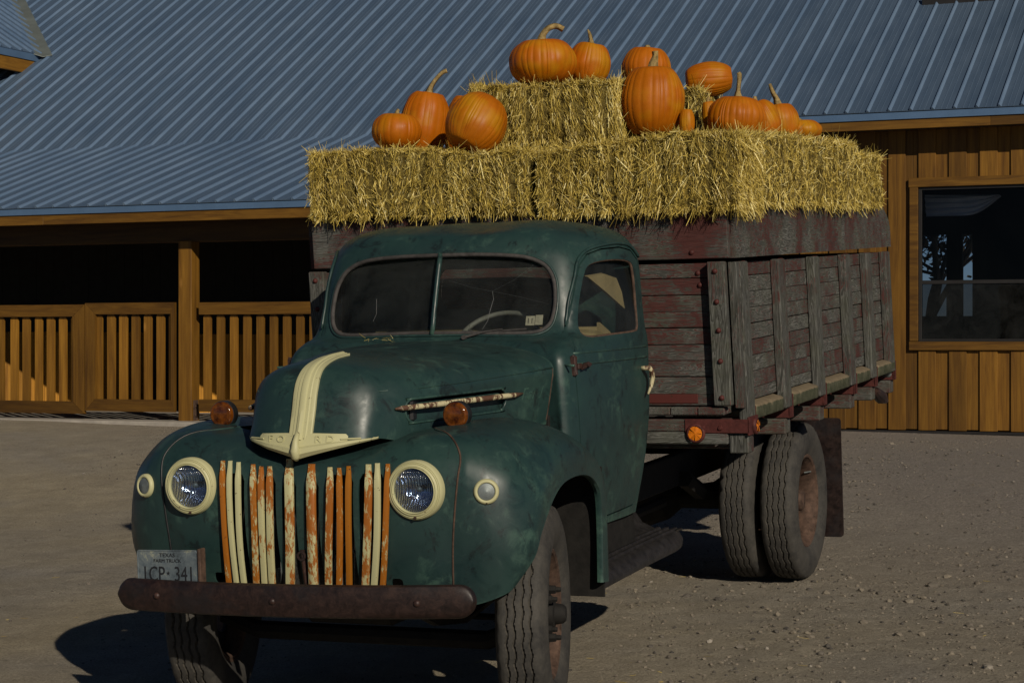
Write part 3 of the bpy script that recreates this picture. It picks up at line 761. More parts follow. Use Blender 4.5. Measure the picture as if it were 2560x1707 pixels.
# flashed curb of a dormer at the top right
c0 = onroof(2306, 12); 
mb = MB(); mb.box((c0.x, c0.y-.02, c0.z-.02), (c0.x+3.2, c0.y+.06, c0.z+.10), .004); mb.box((c0.x+.1, c0.y+.07, c0.z-.05), (c0.x+3.2, c0.y+3, c0.z+1.2), .004)
mb.build('dormer_curb', SASH, barn)
# gates and railing
def frame_panel(name, label, cat, x0, x1, vt, vb_, rt, rb, sl_x, slats, stl=True, sr=True, grp=None):
    """x in photo pixels on the gate plane"""
    g_ = empty(name); g_.matrix_world = BM; tag(g_, label, cat, grp)
    um = (x0+x1)/2
    tx = lambda u: fb(u, 900, SP)[0]
    zt1 = fb(um, vt[0], SP)[1]; zt0 = fb(um, vt[1], SP)[1]; zb1 = fb(um, vb_[0], SP)[1]; zb0 = fb(um, vb_[1], SP)[1]
    a, b_ = tx(x0), tx(x1); wl = tx(x0+rt)-a if stl else 0; wr = b_-tx(x1-rb) if sr else 0
    f0, f1 = SP+.0, SP+.04
    def pr(pts, nm, m):
        mb = MB(); mb.prism(pts, lambda p, q, d: (p, d, q), f0, f1); mb.build(nm, m, g_)
    e = .002
    pr([(a, zt1), (b_, zt1), (b_-wr, zt0), (a+wl, zt0)], 'top_rail', STX); pr([(a, zb0), (b_, zb0), (b_-wr, zb1), (a+wl, zb1)], 'bottom_rail', STX)
    if stl: pr([(a+e*0, zt1-e), (a+wl-e, zt0-e), (a+wl-e, zb1+e), (a, zb0+e)], 'stile', STZ)
    if sr: pr([(b_, zt1-e), (b_-wr+e, zt0-e), (b_-wr+e, zb1+e), (b_, zb0+e)], 'stile', STZ)
    for (u0, u1) in slats:
        mb = MB(); s0, s1 = tx(u0), tx(u1); hw = (s1-s0)/2
        pts = [(s0, zb1-.06), (s1, zb1-.06), (s1, zt0-.02), (s1-.012, zt0-.005), (s0+.012, zt0-.005), (s0, zt0-.02)]
        mb.prism(pts, lambda p, q, d: (p, d, q), SP+.042, SP+.066); mb.build('slat', STG, g_)
    return g_
X = lambda c: c/2.45
Yc = lambda c: 480+c/2.45
frame_panel('wooden_gate', 'low slatted wooden gate at the left edge with a sunlit patch behind its slats', 'gate', -60, 210.5, (Yc(692), Yc(764)), (Yc(1278), Yc(1352)), 28, 30, 0,
            [(-45, -27), (-14.6, 4), (X(50), X(95)), (X(123), X(168)), (X(200), X(243)), (X(272), X(318)), (X(347), X(392)), (X(422), X(458))], grp='slatted gates across the porch')
frame_panel('wooden_gate', 'slatted wooden gate with mitred frame directly left of the square porch post', 'gate', 212, 436, (Yc(678), Yc(748)), (Yc(1270), Yc(1344)), 26, 10, 0,
            [(X(575), X(612)), (X(642), X(690)), (X(716), X(765)), (X(792), X(840)), (X(868), X(915)), (X(945), X(993)), (X(1022), X(1062))], grp='slatted gates across the porch')
p1b = fb(499, 900, SP)[0]
frame_panel('wooden_railing', 'slatted wooden railing between the porch post and the truck', 'railing', 497, 1010, (Yc(671), Yc(746)), (Yc(1277), Yc(1354)), 5, 5, 0,
            [(X(1233+i*81.3), X(1279+i*81.3)) for i in range(0, 15)], False, False)
# tree seen through the room
def tree(name, label, base, h, cr_, nleaf, sd):
    r2 = random.Random(sd); t_ = empty(name); t_.location = base; tag(t_, label, 'tree')
    mb = MB()
    def limb(p, d, L, r, dep):
        pts = [p]; q = p
        for i in range(4):
            d = (d+Vector((r2.gauss(0, .18), r2.gauss(0, .18), .05))).normalized(); q = q+d*(L/4); pts.append(q)
        mb.tube(pts, [r*(1-.13*i) for i in range(5)], 6)
        if dep:
            for _ in range(3+(dep > 2)): limb(q if r2.random() < .6 else pts[3], (d+Vector((r2.gauss(0, .6), r2.gauss(0, .6), r2.gauss(.1, .3)))).normalized(), L*.68, r*.5, dep-1)
        else: ends.append(q)
    ends = []; limb(Vector((0, 0, -.2)), Vector((0, 0, 1)), h*.32, .16, 4)
    mb.build('trunk', BARK, t_, smooth=True)
    lb = MB()
    for e in ends:
        for _ in range(nleaf):
            c = e+Vector((r2.gauss(0, .35), r2.gauss(0, .35), r2.gauss(0, .3))); a = Vector((r2.gauss(0, 1), r2.gauss(0, 1), r2.gauss(0, 1))).normalized(); b2 = a.orthogonal().normalized()*.05; a = a*.075
            lb.add([c-a, c+b2, c+a, c-b2], [(0, 1, 2, 3)])
    lb.build('crown', LEAF, t_)
pt = BM @ Vector((fb(2360, 640, 36)[0], 36, 0))
tree('tree', 'leafy autumn tree glimpsed through the barn window and its far openings', (pt.x, pt.y, zbr-.2), 7, 2.5, 26, 3)
# ============================================================ THE TRUCK
truck = empty('farm_truck'); truck.matrix_world = TM
tag(truck, 'vintage dark green farm truck with weathered red and grey wooden stake bed', 'truck')
# ---- cab rings: (z, half outline)
def ring(z, P): return [(x, y, z) for x, y in P]
RG = [
 ring(.70, [(0, 1.25), (.35, 1.25), (.62, 1.22), (.68, 1.21), (.71, 1.30), (.74, 1.70), (.745, 1.96), (.705, 2.05), (.40, 2.09), (0, 2.10)]),
 ring(.95, [(0, 1.25), (.35, 1.25), (.62, 1.215), (.69, 1.20), (.735, 1.30), (.775, 1.70), (.785, 1.99), (.745, 2.09), (.42, 2.13), (0, 2.14)]),
 ring(1.20, [(0, 1.25), (.35, 1.25), (.62, 1.215), (.69, 1.20), (.735, 1.30), (.79, 1.70), (.81, 2.0), (.77, 2.11), (.45, 2.16), (0, 2.17)]),
 ring(1.44, [(0, 1.25), (.35, 1.25), (.60, 1.215), (.675, 1.205), (.72, 1.30), (.785, 1.70), (.812, 2.0), (.77, 2.12), (.45, 2.17), (0, 2.18)]),
 ring(1.52, [(0, 1.262), (.34, 1.262), (.58, 1.24), (.665, 1.235), (.712, 1.34), (.782, 1.70), (.81, 2.0), (.77, 2.115), (.45, 2.17), (0, 2.18)]),
 ring(1.565, [(0, 1.29), (.32, 1.30), (.555, 1.31), (.65, 1.32), (.70, 1.42), (.778, 1.72), (.806, 2.0), (.765, 2.11), (.44, 2.165), (0, 2.175)]),
 ring(1.60, [(0, 1.338), (.30, 1.362), (.53, 1.400), (.632, 1.422), (.690, 1.50), (.773, 1.75), (.80, 2.0), (.76, 2.105), (.44, 2.16), (0, 2.17)]),
 ring(1.70, [(0, 1.368), (.30, 1.395), (.52, 1.437), (.615, 1.465), (.676, 1.545), (.76, 1.78), (.792, 2.0), (.752, 2.10), (.43, 2.15), (0, 2.16)]),
 ring(1.82, [(0, 1.408), (.29, 1.432), (.50, 1.472), (.60, 1.505), (.665, 1.59), (.753, 1.80), (.786, 2.0), (.745, 2.095), (.42, 2.14), (0, 2.15)]),
 ring(1.93, [(0, 1.448), (.28, 1.470), (.475, 1.508), (.582, 1.548), (.65, 1.635), (.742, 1.82), (.775, 2.0), (.735, 2.085), (.40, 2.13), (0, 2.14)]),
 ring(2.00, [(0, 1.485), (.265, 1.503), (.45, 1.54), (.55, 1.582), (.622, 1.67), (.715, 1.83), (.748, 1.985), (.71, 2.06), (.39, 2.10), (0, 2.11)]),
 ring(2.06, [(0, 1.545), (.25, 1.558), (.41, 1.592), (.50, 1.635), (.565, 1.71), (.65, 1.84), (.68, 1.965), (.65, 2.02), (.36, 2.05), (0, 2.055)]),
 ring(2.10, [(0, 1.64), (.20, 1.65), (.33, 1.675), (.405, 1.71), (.46, 1.77), (.52, 1.85), (.54, 1.93), (.515, 1.955), (.29, 1.975), (0, 1.98)]),
 ring(2.12, [(0, 1.73), (.12, 1.735), (.20, 1.75), (.26, 1.77), (.30, 1.80), (.33, 1.84), (.33, 1.88), (.31, 1.90), (.18, 1.92), (0, 1.92)]),
 ring(2.122, [(0, 1.80), (.04, 1.80), (.06, 1.81), (.08, 1.82), (.10, 1.83), (.11, 1.84), (.11, 1.85), (.10, 1.86), (.06, 1.865), (0, 1.865)]),
]
g = surf(RG, 5, 6)
def cabwarp(P):
    P = P.copy(); k = np.clip((P[..., 2]-2.0)/.1, 0, 1)
    x, y = P[..., 0], P[..., 1]
    P[..., 2] += k*(-.022*np.exp(-((x-.12)**2)/.03-((y-1.68)**2)/.02)-.014*np.exp(-((x+.26)**2)/.02-((y-1.75)**2)/.03)+.006*np.exp(-((x-.35)**2)/.02))
    return P
m_, n_ = g.shape[:2]
full = np.concatenate([g[:, ::-1][:, :-1]*np.array([-1, 1, 1]), g], 1)      # -x ... +x, open at the back centre: close it
full[:, 0, 0] = 0; full[:, -1, 0] = 0
full = cabwarp(full)
nn = full.shape[1]-1; V = full[:, :nn].reshape(-1, 3)
F = [(i*nn+j, i*nn+(j+1) % nn, (i+1)*nn+(j+1) % nn, (i+1)*nn+j) for i in range(full.shape[0]-1) for j in range(nn)]
F.append([(full.shape[0]-1)*nn+j for j in range(nn)])
cab = mkobj('cab', V, F, G, None, merge=1e-5)
bvh = BVHTree.FromPolygons([v.co[:] for v in cab.data.vertices], [tuple(p.vertices) for p in cab.data.polygons])
solidify(cab, .014)
def cutter(pts, fn, a, b):
    mb = MB(); mb.prism(pts, fn, a, b); o = mb.build('cutter', G); return o
WS = [(0, 1.968), (.16, 1.967), (.32, 1.960), (.43, 1.944), (.51, 1.905), (.553, 1.84), (.568, 1.76), (.567, 1.69), (.552, 1.64), (.515, 1.610), (.45, 1.600), (.30, 1.602), (.15, 1.606)]
WSF = [(x, z) for x, z in WS]+[(-x, z) for x, z in WS[:0:-1]]
WSF = WSF[:13]+[(0, 1.607)]+WSF[13:]
WSF = [tuple(p) for p in crclosed(np.array(WSF), 4)]
c = cutter(WSF, lambda p, q, d: (p, d, q), 1.0, 1.66); boole(cab, c); kill(c)
RW = rrect(.62, .22, .09, 5, 0, 1.80); c = cutter(RW, lambda p, q, d: (p, d, q), 1.95, 2.4); boole(cab, c); kill(c)
DO = [(1.30, 1.50), (1.355, 1.555), (1.43, 1.61), (1.495, 1.73), (1.55, 1.83), (1.60, 1.905), (1.665, 1.952), (1.76, 1.976), (1.88, 1.982), (1.98, 1.965), (2.035, 1.92), (2.055, 1.82), (2.065, 1.60), (2.065, 1.30), (2.055, 1.0), (2.01, .80), (1.96, .745), (1.60, .735), (1.32, .735), (1.295, .78), (1.29, 1.1), (1.29, 1.42)]
DW = [(1.492, 1.65), (1.545, 1.76), (1.605, 1.858), (1.65, 1.903), (1.73, 1.922), (1.84, 1.926), (1.945, 1.912), (1.978, 1.87), (1.985, 1.74), (1.98, 1.63), (1.965, 1.592), (1.92, 1.578), (1.70, 1.575), (1.52, 1.573), (1.482, 1.592)]
DWs = [tuple(p) for p in crclosed(np.array(DW), 4)]
def scale_poly(P, k):
    n = len(P); out = []
    for i in range(n):
        a, b, c_ = np.array(P[i-1]), np.array(P[i]), np.array(P[(i+1) % n]); t = c_-a; t = t/np.linalg.norm(t); out.append(tuple(b+np.array([t[1], -t[0]])*k))
    return out
area = sum(DO[i][0]*DO[(i+1) % len(DO)][1]-DO[(i+1) % len(DO)][0]*DO[i][1] for i in range(len(DO)))
og = 1 if area > 0 else -1
doors = []
for sx in (1, -1):
    d = bpy.data.objects.new('door', cab.data.copy()); C.objects.link(d)
    c = cutter(scale_poly(DO, -.0035*og), lambda p, q, dd: (dd*sx, p, q), .615, 1.0); boole(d, c, 'INTERSECT'); kill(c)
    c = cutter(DWs, lambda p, q, dd: (dd*sx, p, q), .615, 1.0); boole(d, c); kill(c)
    doors.append(d)
for sx in (1, -1):
    c = cutter(scale_poly(DO, .0035*og), lambda p, q, dd: (dd*sx, p, q), .615, 1.0); boole(cab, c); kill(c)
cab.parent = truck
for d in doors: d.parent = truck
def onx(y, z, sx=1, off=0.0):
    h = bvh.ray_cast(Vector((2*sx, y, z)), Vector((-sx, 0, 0))); p = h[0] if h[0] else Vector((.75*sx, y, z)); n = h[1] if h[0] else Vector((sx, 0, 0))
    if n.x*sx < 0: n = -n
    return p+n*off
def ony(x, z, off=0.0):
    h = bvh.ray_cast(Vector((x, -2, z)), Vector((0, 1, 0))); p = h[0] if h[0] else Vector((x, 1.4, z)); n = h[1] if h[0] else Vector((0, -1, 0))
    if n.y > 0: n = -n
    return p+n*off
# gasket, divider, panes
def loop(mb, pts, r, n=6, **k): mb.tube(list(pts)+[pts[0], pts[1]], r, n, cap=False, **k)
mb = MB(); loop(mb, [ony(x, z, .001) for x, z in WSF], .011); mb.build('windshield_gasket', GASK, cab, smooth=True)
mb = MB(); loop(mb, [ony(x*1.02, 1.785+(z-1.785)*1.06, .003) for x, z in WSF], .0065); mb.build('windshield_bead', G2, cab, smooth=True)
mb = MB(); mb.tube([ony(0, z, .006) for z in np.linspace(1.60, 1.972, 8)], .0125, 8); mb.build('windshield_divider', G, cab, smooth=True)
for sx in (1, -1):
    half = [(x, z) for x, z in WSF if x*sx >= -1e-6]
    half.sort(key=lambda p: math.atan2(p[1]-1.79, (p[0]-.28*sx)))
    a0 = ony(0.0, 1.60); a1 = ony(0, 1.965); a2 = ony(.55*sx, 1.75)
    nrm = (a1-a0).cross(a2-a0).normalized()
    pts = [Vector((x, 0, z)) for x, z in half]
    P3 = [Vector((p.x, a0.y-((p.x-a0.x)*nrm.x+(p.z-a0.z)*nrm.z)/nrm.y+.012, p.z)) for p in pts]
    mb = MB(); n = len(P3); o4 = Vector((0, .004, 0))
    mb.add(P3+[p+o4 for p in P3], [list(range(n)), list(range(n, 2*n))[::-1]]+[[i, (i+1) % n, n+(i+1) % n, n+i] for i in range(n)])
    pane = mb.build('windshield_pane', GLASS, cab)
    if sx == 1:
        def gl(x, z, off=-.001): return Vector((x, a0.y-((x-a0.x)*nrm.x+(z-a0.z)*nrm.z)/nrm.y+.012+off, z))
        mb = MB()
        for L in ([(.262, 1.795), (.27, 1.76), (.262, 1.70), (.25, 1.66), (.235, 1.62)], [(.262, 1.795), (.16, 1.815), (.05, 1.85)], [(.262, 1.795), (.36, 1.845), (.48, 1.935)], [(.262, 1.795), (.40, 1.765), (.54, 1.73)]):
            mb.tube([gl(x+.004*math.sin(i*9), z) for i, (x, z) in enumerate(L)], .0005 if L[-1][0] != .235 else .0011, 4)
        mb.build('crack', CRACK, pane)
        mb = MB(); mb.box((.435, 0, 1.635), (.478, .001, 1.678)); mb.box((.480, 0, 1.637), (.515, .001, 1.682))
        mb.v = [tuple(gl(x, z, -.0015-y)) for x, y, z in mb.v]; st = mb.build('windshield_sticker', STICK, pane)
        Vt, Ft = text_mesh('11', .034, .0002); mb = MB(); mb.add([gl(.456+v[0], 1.655+v[1], -.0028) for v in Vt], Ft); mb.build('sticker_number', RIBW, st)
    else:
        def gr(x, z): return Vector((x, a0.y-((x-a0.x)*nrm.x+(z-a0.z)*nrm.z)/nrm.y+.011, z))
        mb = MB(); mb.tube([gr(-.335, 1.77), gr(-.330, 1.73), gr(-.326, 1.70), gr(-.336, 1.675), (gr(-.340, 1.665))], .0010, 4); mb.build('crack', CRACK, pane)
# rear window
mb = MB(); mb.prism(RW, lambda p, q, d: (p, d, q), 2.13, 2.134); mb.build('rear_window_pane', GLASS, cab)
# doors: glass, window frame, belt moulding, handle, hinge, drip rail
for sx, d in ((1, doors[0]), (-1, doors[1])):
    O2 = [onx(y, z, sx) for y, z in DWs]
    mb = MB(); loop(mb, [p+Vector((-.010*sx, 0, 0)) for p in O2], .008); mb.build('window_channel', RIM, d, smooth=True)
    ctr = sum(O2, Vector())/len(O2); 
    AA = np.array([[p.y-ctr.y, p.z-ctr.z, 1] for p in O2]); sol = np.linalg.lstsq(AA, np.array([p.x-ctr.x for p in O2]), rcond=None)[0]
    nrm = Vector((1, -float(sol[0]), -float(sol[1]))); c0 = ctr+Vector((-.020*sx, 0, 0))
    P3 = [Vector((c0.x-((p.y-c0.y)*nrm.y+(p.z-c0.z)*nrm.z), p.y, p.z)) for p in O2]
    mb = MB(); n = len(P3); mb.add(P3+[p+Vector((-.004*sx, 0, 0)) for p in P3], [list(range(n)), list(range(n, 2*n))[::-1]]+[[i, (i+1) % n, n+(i+1) % n, n+i] for i in range(n)])
    mb.build('window_pane', GLASS, d)
    mb = MB()
    for zz, r in ((1.512, .006), (1.462, .007)):
        mb.tube([onx(y, zz-.012*(y-1.24), sx, -.002) for y in np.linspace(1.305, 2.045, 14)], r, 6)
    mb.build('belt_moulding', G, d, smooth=True)
    h0 = onx(1.955, 1.40, sx, .018)
    mb = MB(); mb.tube([onx(1.965, 1.40, sx, 0), onx(1.965, 1.40, sx, .035)], .011, 8)
    mb.tube([onx(1.965, 1.405, sx, .035), onx(1.995, 1.385, sx, .040), onx(2.01, 1.35, sx, .040), onx(2.0, 1.31, sx, .034), onx(1.975, 1.275, sx, .026)], [.011, .0125, .012, .009, .005], 8)
    mb.build('door_handle', m_handle if False else BARRUST, d, smooth=True)
    mb = MB(); p = onx(1.285, 1.455, sx, .0)
    mb.box((p.x-.012 if sx > 0 else p.x-.012, p.y-.02, p.z-.045), (p.x+.014, p.y+.012, p.z+.045), .004)
    mb.tube([onx(1.278, 1.415, sx, .014), onx(1.278, 1.50, sx, .014)], .008, 8)
    mb.box((p.x-.006*1, p.y+.02, p.z-.018), (p.x+.018*sx if sx > 0 else p.x+.006, p.y+.075, p.z+.010), .004) if sx > 0 else None
    mb.tube([onx(1.36, 1.45, sx, .0), onx(1.36, 1.455, sx, .035)], .013, 8); mb.tube([onx(1.32, 1.44, sx, .02), onx(1.395, 1.455, sx, .022)], .007, 6)
    mb.build('hinge', RUSTD, d, smooth=False)
    DR = [(1.44, 1.63), (1.495, 1.755), (1.55, 1.85), (1.60, 1.925), (1.675, 1.970), (1.77, 1.991), (1.88, 1.999), (1.99, 1.982), (2.055, 1.93)]
    mb = MB(); mb.tube([onx(y, z, sx, .006) for y, z in cr(np.array(DR), 5)], [.004]+[.0080]*(8*5-1)+[.006], 7); mb.build('drip_rail', G2, cab, smooth=True)
    # belt moulding on the cowl ahead of the door
    mb = MB(); mb.tube([onx(y, 1.462+.0*y, sx, -.003) for y in np.linspace(1.20, 1.285, 4)], .006, 6); mb.build('belt_moulding', G, cab, smooth=True)
# wiper
mb = MB(); a = ony(.17, 1.578, .012); mb.tube([a+Vector((0, .01, 0)), a+Vector((-.0, -.012, 0))], .011, 8)
mb.tube([a, ony(.26, 1.605, .016), ony(.34, 1.618, .014)], [.006, .004, .003], 6); mb.tube([ony(.22, 1.604, .010), ony(.45, 1.617, .010)], .004, 5)
mb.build('wiper', GASK, cab)
# interior
mb = MB(); mb.box((-.70, 1.27, .72), (.70, 2.08, .75), .002); mb.box((-.60, 1.38, 1.20), (.60, 1.44, 1.555), .02); mb.box((-.66, 1.29, .72), (.66, 1.30, 1.50), .002); mb.build('firewall', DARKIN, cab)
mb = MB(); mb.box((-.62, 1.62, .95), (.62, 2.05, 1.12), .05); mb.box((-.62, 1.95, 1.10), (.62, 2.08, 1.60), .05)
mb.build('seat', TAN, cab, auto=40)
def bow(p0, p1, p2, n=9): return [(np.array(p0)*(1-t)**2+2*t*(1-t)*np.array(p1)+np.array(p2)*t*t) for t in np.linspace(0, 1, n)]
mb = MB()
hdl = [(1.68, 1.86), (1.80, 1.865), (1.90, 1.84), (1.95, 1.77), (1.975, 1.69), (1.90, 1.72), (1.78, 1.785)]
hp = [onx(y, z, 1, -.06) for y, z in hdl]
mb.add(hp+[p+Vector((-.02, 0, .006)) for p in hp], [list(range(7)), list(range(7, 14))[::-1]]+[[i, (i+1) % 7, 7+(i+1) % 7, 7+i] for i in range(7)])
mb.build('sagging_headliner', TAN, cab)
dp = [(1.48, 1.52), (1.49, 1.637), (1.70, 1.612), (1.715, 1.648), (1.79, 1.60), (1.86, 1.52)]; hp = [onx(y, z, 1, -.07) for y, z in dp]
mb = MB(); mb.add(hp+[p+Vector((-.015, 0, 0)) for p in hp], [list(range(6)), list(range(6, 12))[::-1]]+[[i, (i+1) % 6, 6+(i+1) % 6, 6+i] for i in range(6)]); mb.build('door_panel_trim', TAN, cab)
# steering wheel
sw = MB(); cc = Vector((.22, 1.60, 1.575)); ax = Vector((0, -.55, .80)).normalized(); u1 = Vector((1, 0, 0)); u2 = ax.cross(u1)
sw.tube([cc+(u1*math.cos(a)+u2*math.sin(a))*.19 for a in np.linspace(0, 2*math.pi, 49)], .0125, 8, cap=False)
for a in (.3, 2.8, 4.7): sw.tube([cc-ax*.03, cc+(u1*math.cos(a)+u2*math.sin(a))*.19], .006, 6)
sw.tube([cc, cc-ax*.6], .018, 8); sw.build('steering_wheel', m_simple('faded_steering_wheel', (.16, .15, .13), .6), cab, smooth=True)
# ---- hood
HD = [
 [(0, -.035, 1.185), (.15, -.010, 1.215), (.255, .045, 1.245), (.302, .120, 1.240), (.365, .28, 1.215), (.50, .74, 1.20), (.605, 1.20, 1.20)],
 [(0, -.005, 1.26), (.145, .015, 1.275), (.252, .065, 1.29), (.302, .140, 1.285), (.366, .29, 1.28), (.505, .74, 1.28), (.622, 1.20, 1.28)],
 [(0, .03, 1.36), (.14, .050, 1.365), (.246, .095, 1.368), (.300, .165, 1.368), (.368, .31, 1.37), (.512, .75, 1.37), (.640, 1.205, 1.375)],
 [(0, .052, 1.43), (.135, .070, 1.431), (.236, .115, 1.431), (.290, .185, 1.432), (.360, .32, 1.434), (.516, .76, 1.442), (.650, 1.215, 1.455)],
 [(0, .085, 1.488), (.122, .103, 1.488), (.212, .145, 1.486), (.262, .213, 1.484), (.330, .35, 1.484), (.466, .77, 1.488), (.595, 1.225, 1.500)],
 [(0, .145, 1.530), (.10, .163, 1.529), (.170, .205, 1.526), (.212, .275, 1.524), (.268, .42, 1.524), (.36, .80, 1.530), (.45, 1.245, 1.542)],
 [(0, .26, 1.556), (.05, .275, 1.555), (.09, .31, 1.553), (.115, .38, 1.552), (.14, .52, 1.553), (.185, .84, 1.560), (.23, 1.27, 1.568)],
 [(0, .40, 1.566), (.001, .43, 1.566), (.002, .48, 1.566), (.003, .56, 1.567), (.004, .70, 1.569), (.005, .95, 1.573), (.006, 1.28, 1.577)],
]
g = surf(HD, 7, 8)
g[0:1]  # first column sits on x=0
hb = BVHTree.FromPolygons([tuple(p) for p in g.reshape(-1, 3)], gridmesh(g)[1])
V1, F1 = gridmesh(g); V2, F2 = gridmesh(g, True); o = len(V1)
V = np.concatenate([V1, V2]); F = F1+[tuple(i+o for i in f[::-1]) for f in F2]
hood = mkobj('hood', V, F, G, None, merge=.0065)
solidify(hood, .010)
def onh(y, z, sx=1, off=0.0):
    h = hb.ray_cast(Vector((2, y, z)), Vector((-1, 0, 0))); p = h[0]; n = h[1]
    if n.x < 0: n = -n
    p = p+n*off; return Vector((p.x*sx, p.y, p.z))
def onhf(x, z, off=0.0):
    h = hb.ray_cast(Vector((abs(x)+1e-4, -2, z)), Vector((0, 1, 0)))
    p = h[0] if h[0] else Vector((abs(x), 0, z)); n = h[1] if h[0] else Vector((0, -1, 0))
    if n.y > 0: n = -n
    p = p+n*off; return Vector((math.copysign(p.x, x) if x else 0, p.y, p.z))
VO = rrect(.62, .098, .047, 7)
VO = [(.565+y, 1.338+z+.004*(y)) for y, z in VO]
for sx in (1, -1):
    c = cutter(VO, lambda p, q, d: (d*sx, p, q), .30, .9); boole(hood, c); kill(c)
hood.parent = truck
for sx in (1, -1):
    mb = MB(); loop(mb, [onh(y, z, sx, -.001) for y, z in [tuple(p) for p in crclosed(np.array(VO), 2)]], .0065); mb.build('vent_rim', G, hood, smooth=True)
    ys_ = np.linspace(.235, .895, 26); rows = []
    for y in ys_:
        q = abs(y-.565)/.33; hh = .051*math.sqrt(max(0, 1-max(0, (abs(y-.565)-.27)/.06)**2)) if abs(y-.565) > .27 else .051
        zt_ = 1.338+hh-(.022 if .255 < y < .875 else 0)
        zs_ = np.linspace(1.338-hh, max(1.338-hh+.001, zt_), 6)
        rows.append([onh(y, min(max(z, 1.27), 1.40), sx, -.022) for z in zs_])
    Vv, Ff = gridmesh(np.array(rows)); p = mkobj('vent_panel', Vv, Ff, G, hood); solidify(p, .003)
    mb = MB(); mb.tube([onh(y, z, sx, o_) for y, z, o_ in ((.20, 1.352, .010), (.23, 1.352, .016), (.4, 1.353, .016), (.6, 1.354, .016), (.8, 1.355, .016), (.92, 1.355, .016), (.985, 1.356, .006))], [.004, .011, .0125, .0125, .0125, .011, .004], 8); mb.build('vent_bar', BARRUST, hood, smooth=True)
    mb = MB(); mb.box((.30*sx if sx > 0 else -.36, .30, 1.29), (.36*sx if sx > 0 else -.30, .84, 1.40), .01); mb.build('engine_side', BLACK, hood)
    mb = MB(); mb.tube([onh(y, z, sx, -.0005) for y, z in ((.16, 1.428), (.35, 1.428), (.6, 1.433), (.8, 1.440), (1.0, 1.447), (1.195, 1.454))], .0045, 6); mb.build('hood_crease', G2, hood, smooth=True)
    # script on the hood side
    Vt, Ft = text_mesh('Ford', .075, .0015); 
    mb = MB(); mb.add([onh(1.06+(v[0]+v[1]*.35), 1.348+v[1], sx, .0005+v[2]) if sx > 0 else onh(1.06-(v[0]+v[1]*.35), 1.348+v[1], sx, .0005+v[2]) for v in Vt], Ft); mb.build('hood_script', G, hood)
# rear seam of the hood
mb = MB(); mb.tube([onh(1.195, z, 1, .0005) for z in np.linspace(1.22, 1.45, 8)], .003, 5); mb.tube([onh(1.195, z, -1, .0005) for z in np.linspace(1.22, 1.45, 8)], .003, 5); mb.build('hood_seam', RIM, hood)
def nosep(x, z, off=0.0):
    ax_ = abs(x); y0 = float(np.interp(ax_, [0, .15, .255, .302, .34], [-.035, -.010, .045, .120, .21])); y1 = float(np.interp(ax_, [0, .145, .252, .302, .34], [-.005, .015, .065, .140, .23]))
    k = min(1, max(0, (z-1.20)/.08)); return Vector((x, y0+(y1-y0)*k-off, z))
# cream nose trim
def strip(path, w_, hgt, mirror=True):
    """raised ribbon following the nose centre line, path: list of (z or (y)) surface points"""
    pass
cen = [Vector((0, p[1], p[2])) for p in surf([[r[0], r[1]] for r in HD], 4, 1)[:, 0]]
cen = cen[3:]
rows = []
for i, p in enumerate(cen):
    a = cen[max(0, i-1)]; b = cen[min(len(cen)-1, i+1)]; t_ = (b-a).normalized(); nn_ = Vector((0, -t_.z, t_.y)); 
    if nn_.y > 0: nn_ = -nn_
    k = i/(len(cen)-1); wd = .052-.018*max(0, k-.45)/.55; 
    hN = .016*(1-.5*k)
    prof = [(-1.0, -.012), (-1.0, .006), (-.93, hN*.62), (-.62, hN*.72), (-.55, hN), (-.30, hN*1.05), (-.22, hN*1.5), (0, hN*1.75), (.22, hN*1.5), (.30, hN*1.05), (.55, hN), (.62, hN*.72), (.93, hN*.62), (1.0, .006), (1.0, -.012)]
    rows.append([p+Vector((q*wd, 0, 0))+nn_*h_ for q, h_ in prof])
Vv, Ff = gridmesh(np.array(rows)); n15 = 15
Ff = list(Ff)+[tuple(range(n15)), tuple(reversed([(len(rows)-1)*n15+i for i in range(n15)]))]
tr = mkobj('nose_trim', Vv, Ff, CREAM, hood, smooth=False); tr.data.set_sharp_from_angle(angle=R_(35)); 
mb = MB(); 
for sx in (1, -1):
    top = [(x, 1.272-.012*(x/.295)**2) for x in np.linspace(.0, .295, 9)]; bot = [(x, 1.168+.072*(x/.295)**.92) for x in np.linspace(.0, .295, 9)]
    Vv = []; 
    for (x, zt_), (_, zb_) in zip(top, bot):
        pts = []
        for q, of in ((0, -.010), (0, .012), (.18, .016), (.52, .020), (.60, .034), (.82, .030), (1, .010), (1, -.012)):
            z = zt_+(zb_-zt_)*q; P = nosep(x, z, of*(.8-.2*x/.295))
            pts.append(Vector((P.x*sx, P.y, P.z)))
        Vv.append(pts)
    Va, Fa = gridmesh(np.array(Vv)); mb.add(Va, [f if sx > 0 else f[::-1] for f in Fa]+[tuple(range(8*8, 8*9))])
wing = mb.build('nose_wing', CREAM, hood, auto=30)
mb = MB(); q = nosep(0, 1.215, .022); mb.tube([Vector((0, q.y+.02, 1.275)), Vector((0, q.y-.002, 1.24)), Vector((0, q.y-.008, 1.205)), Vector((0, q.y-.004, 1.18)), Vector((0, q.y+.008, 1.168))], [.010, .013, .020, .018, .010], 10); mb.build('nose_boss', CREAM, wing, smooth=True)
for ch, x in (('F', -.135), ('O', -.085), ('R', .085), ('D', .135)):
    Vt, Ft = text_mesh(ch, .040, .0022); mb = MB()
    P = []
    for v in Vt:
        X_ = x+v[0]*1.25; Z_ = 1.248+v[1]; P.append(nosep(X_, Z_, .0205*(.8-.2*abs(X_)/.295)+v[2]))
    mb.add(P, Ft); mb.build('nose_letter', CREAM, wing)
mb = MB()
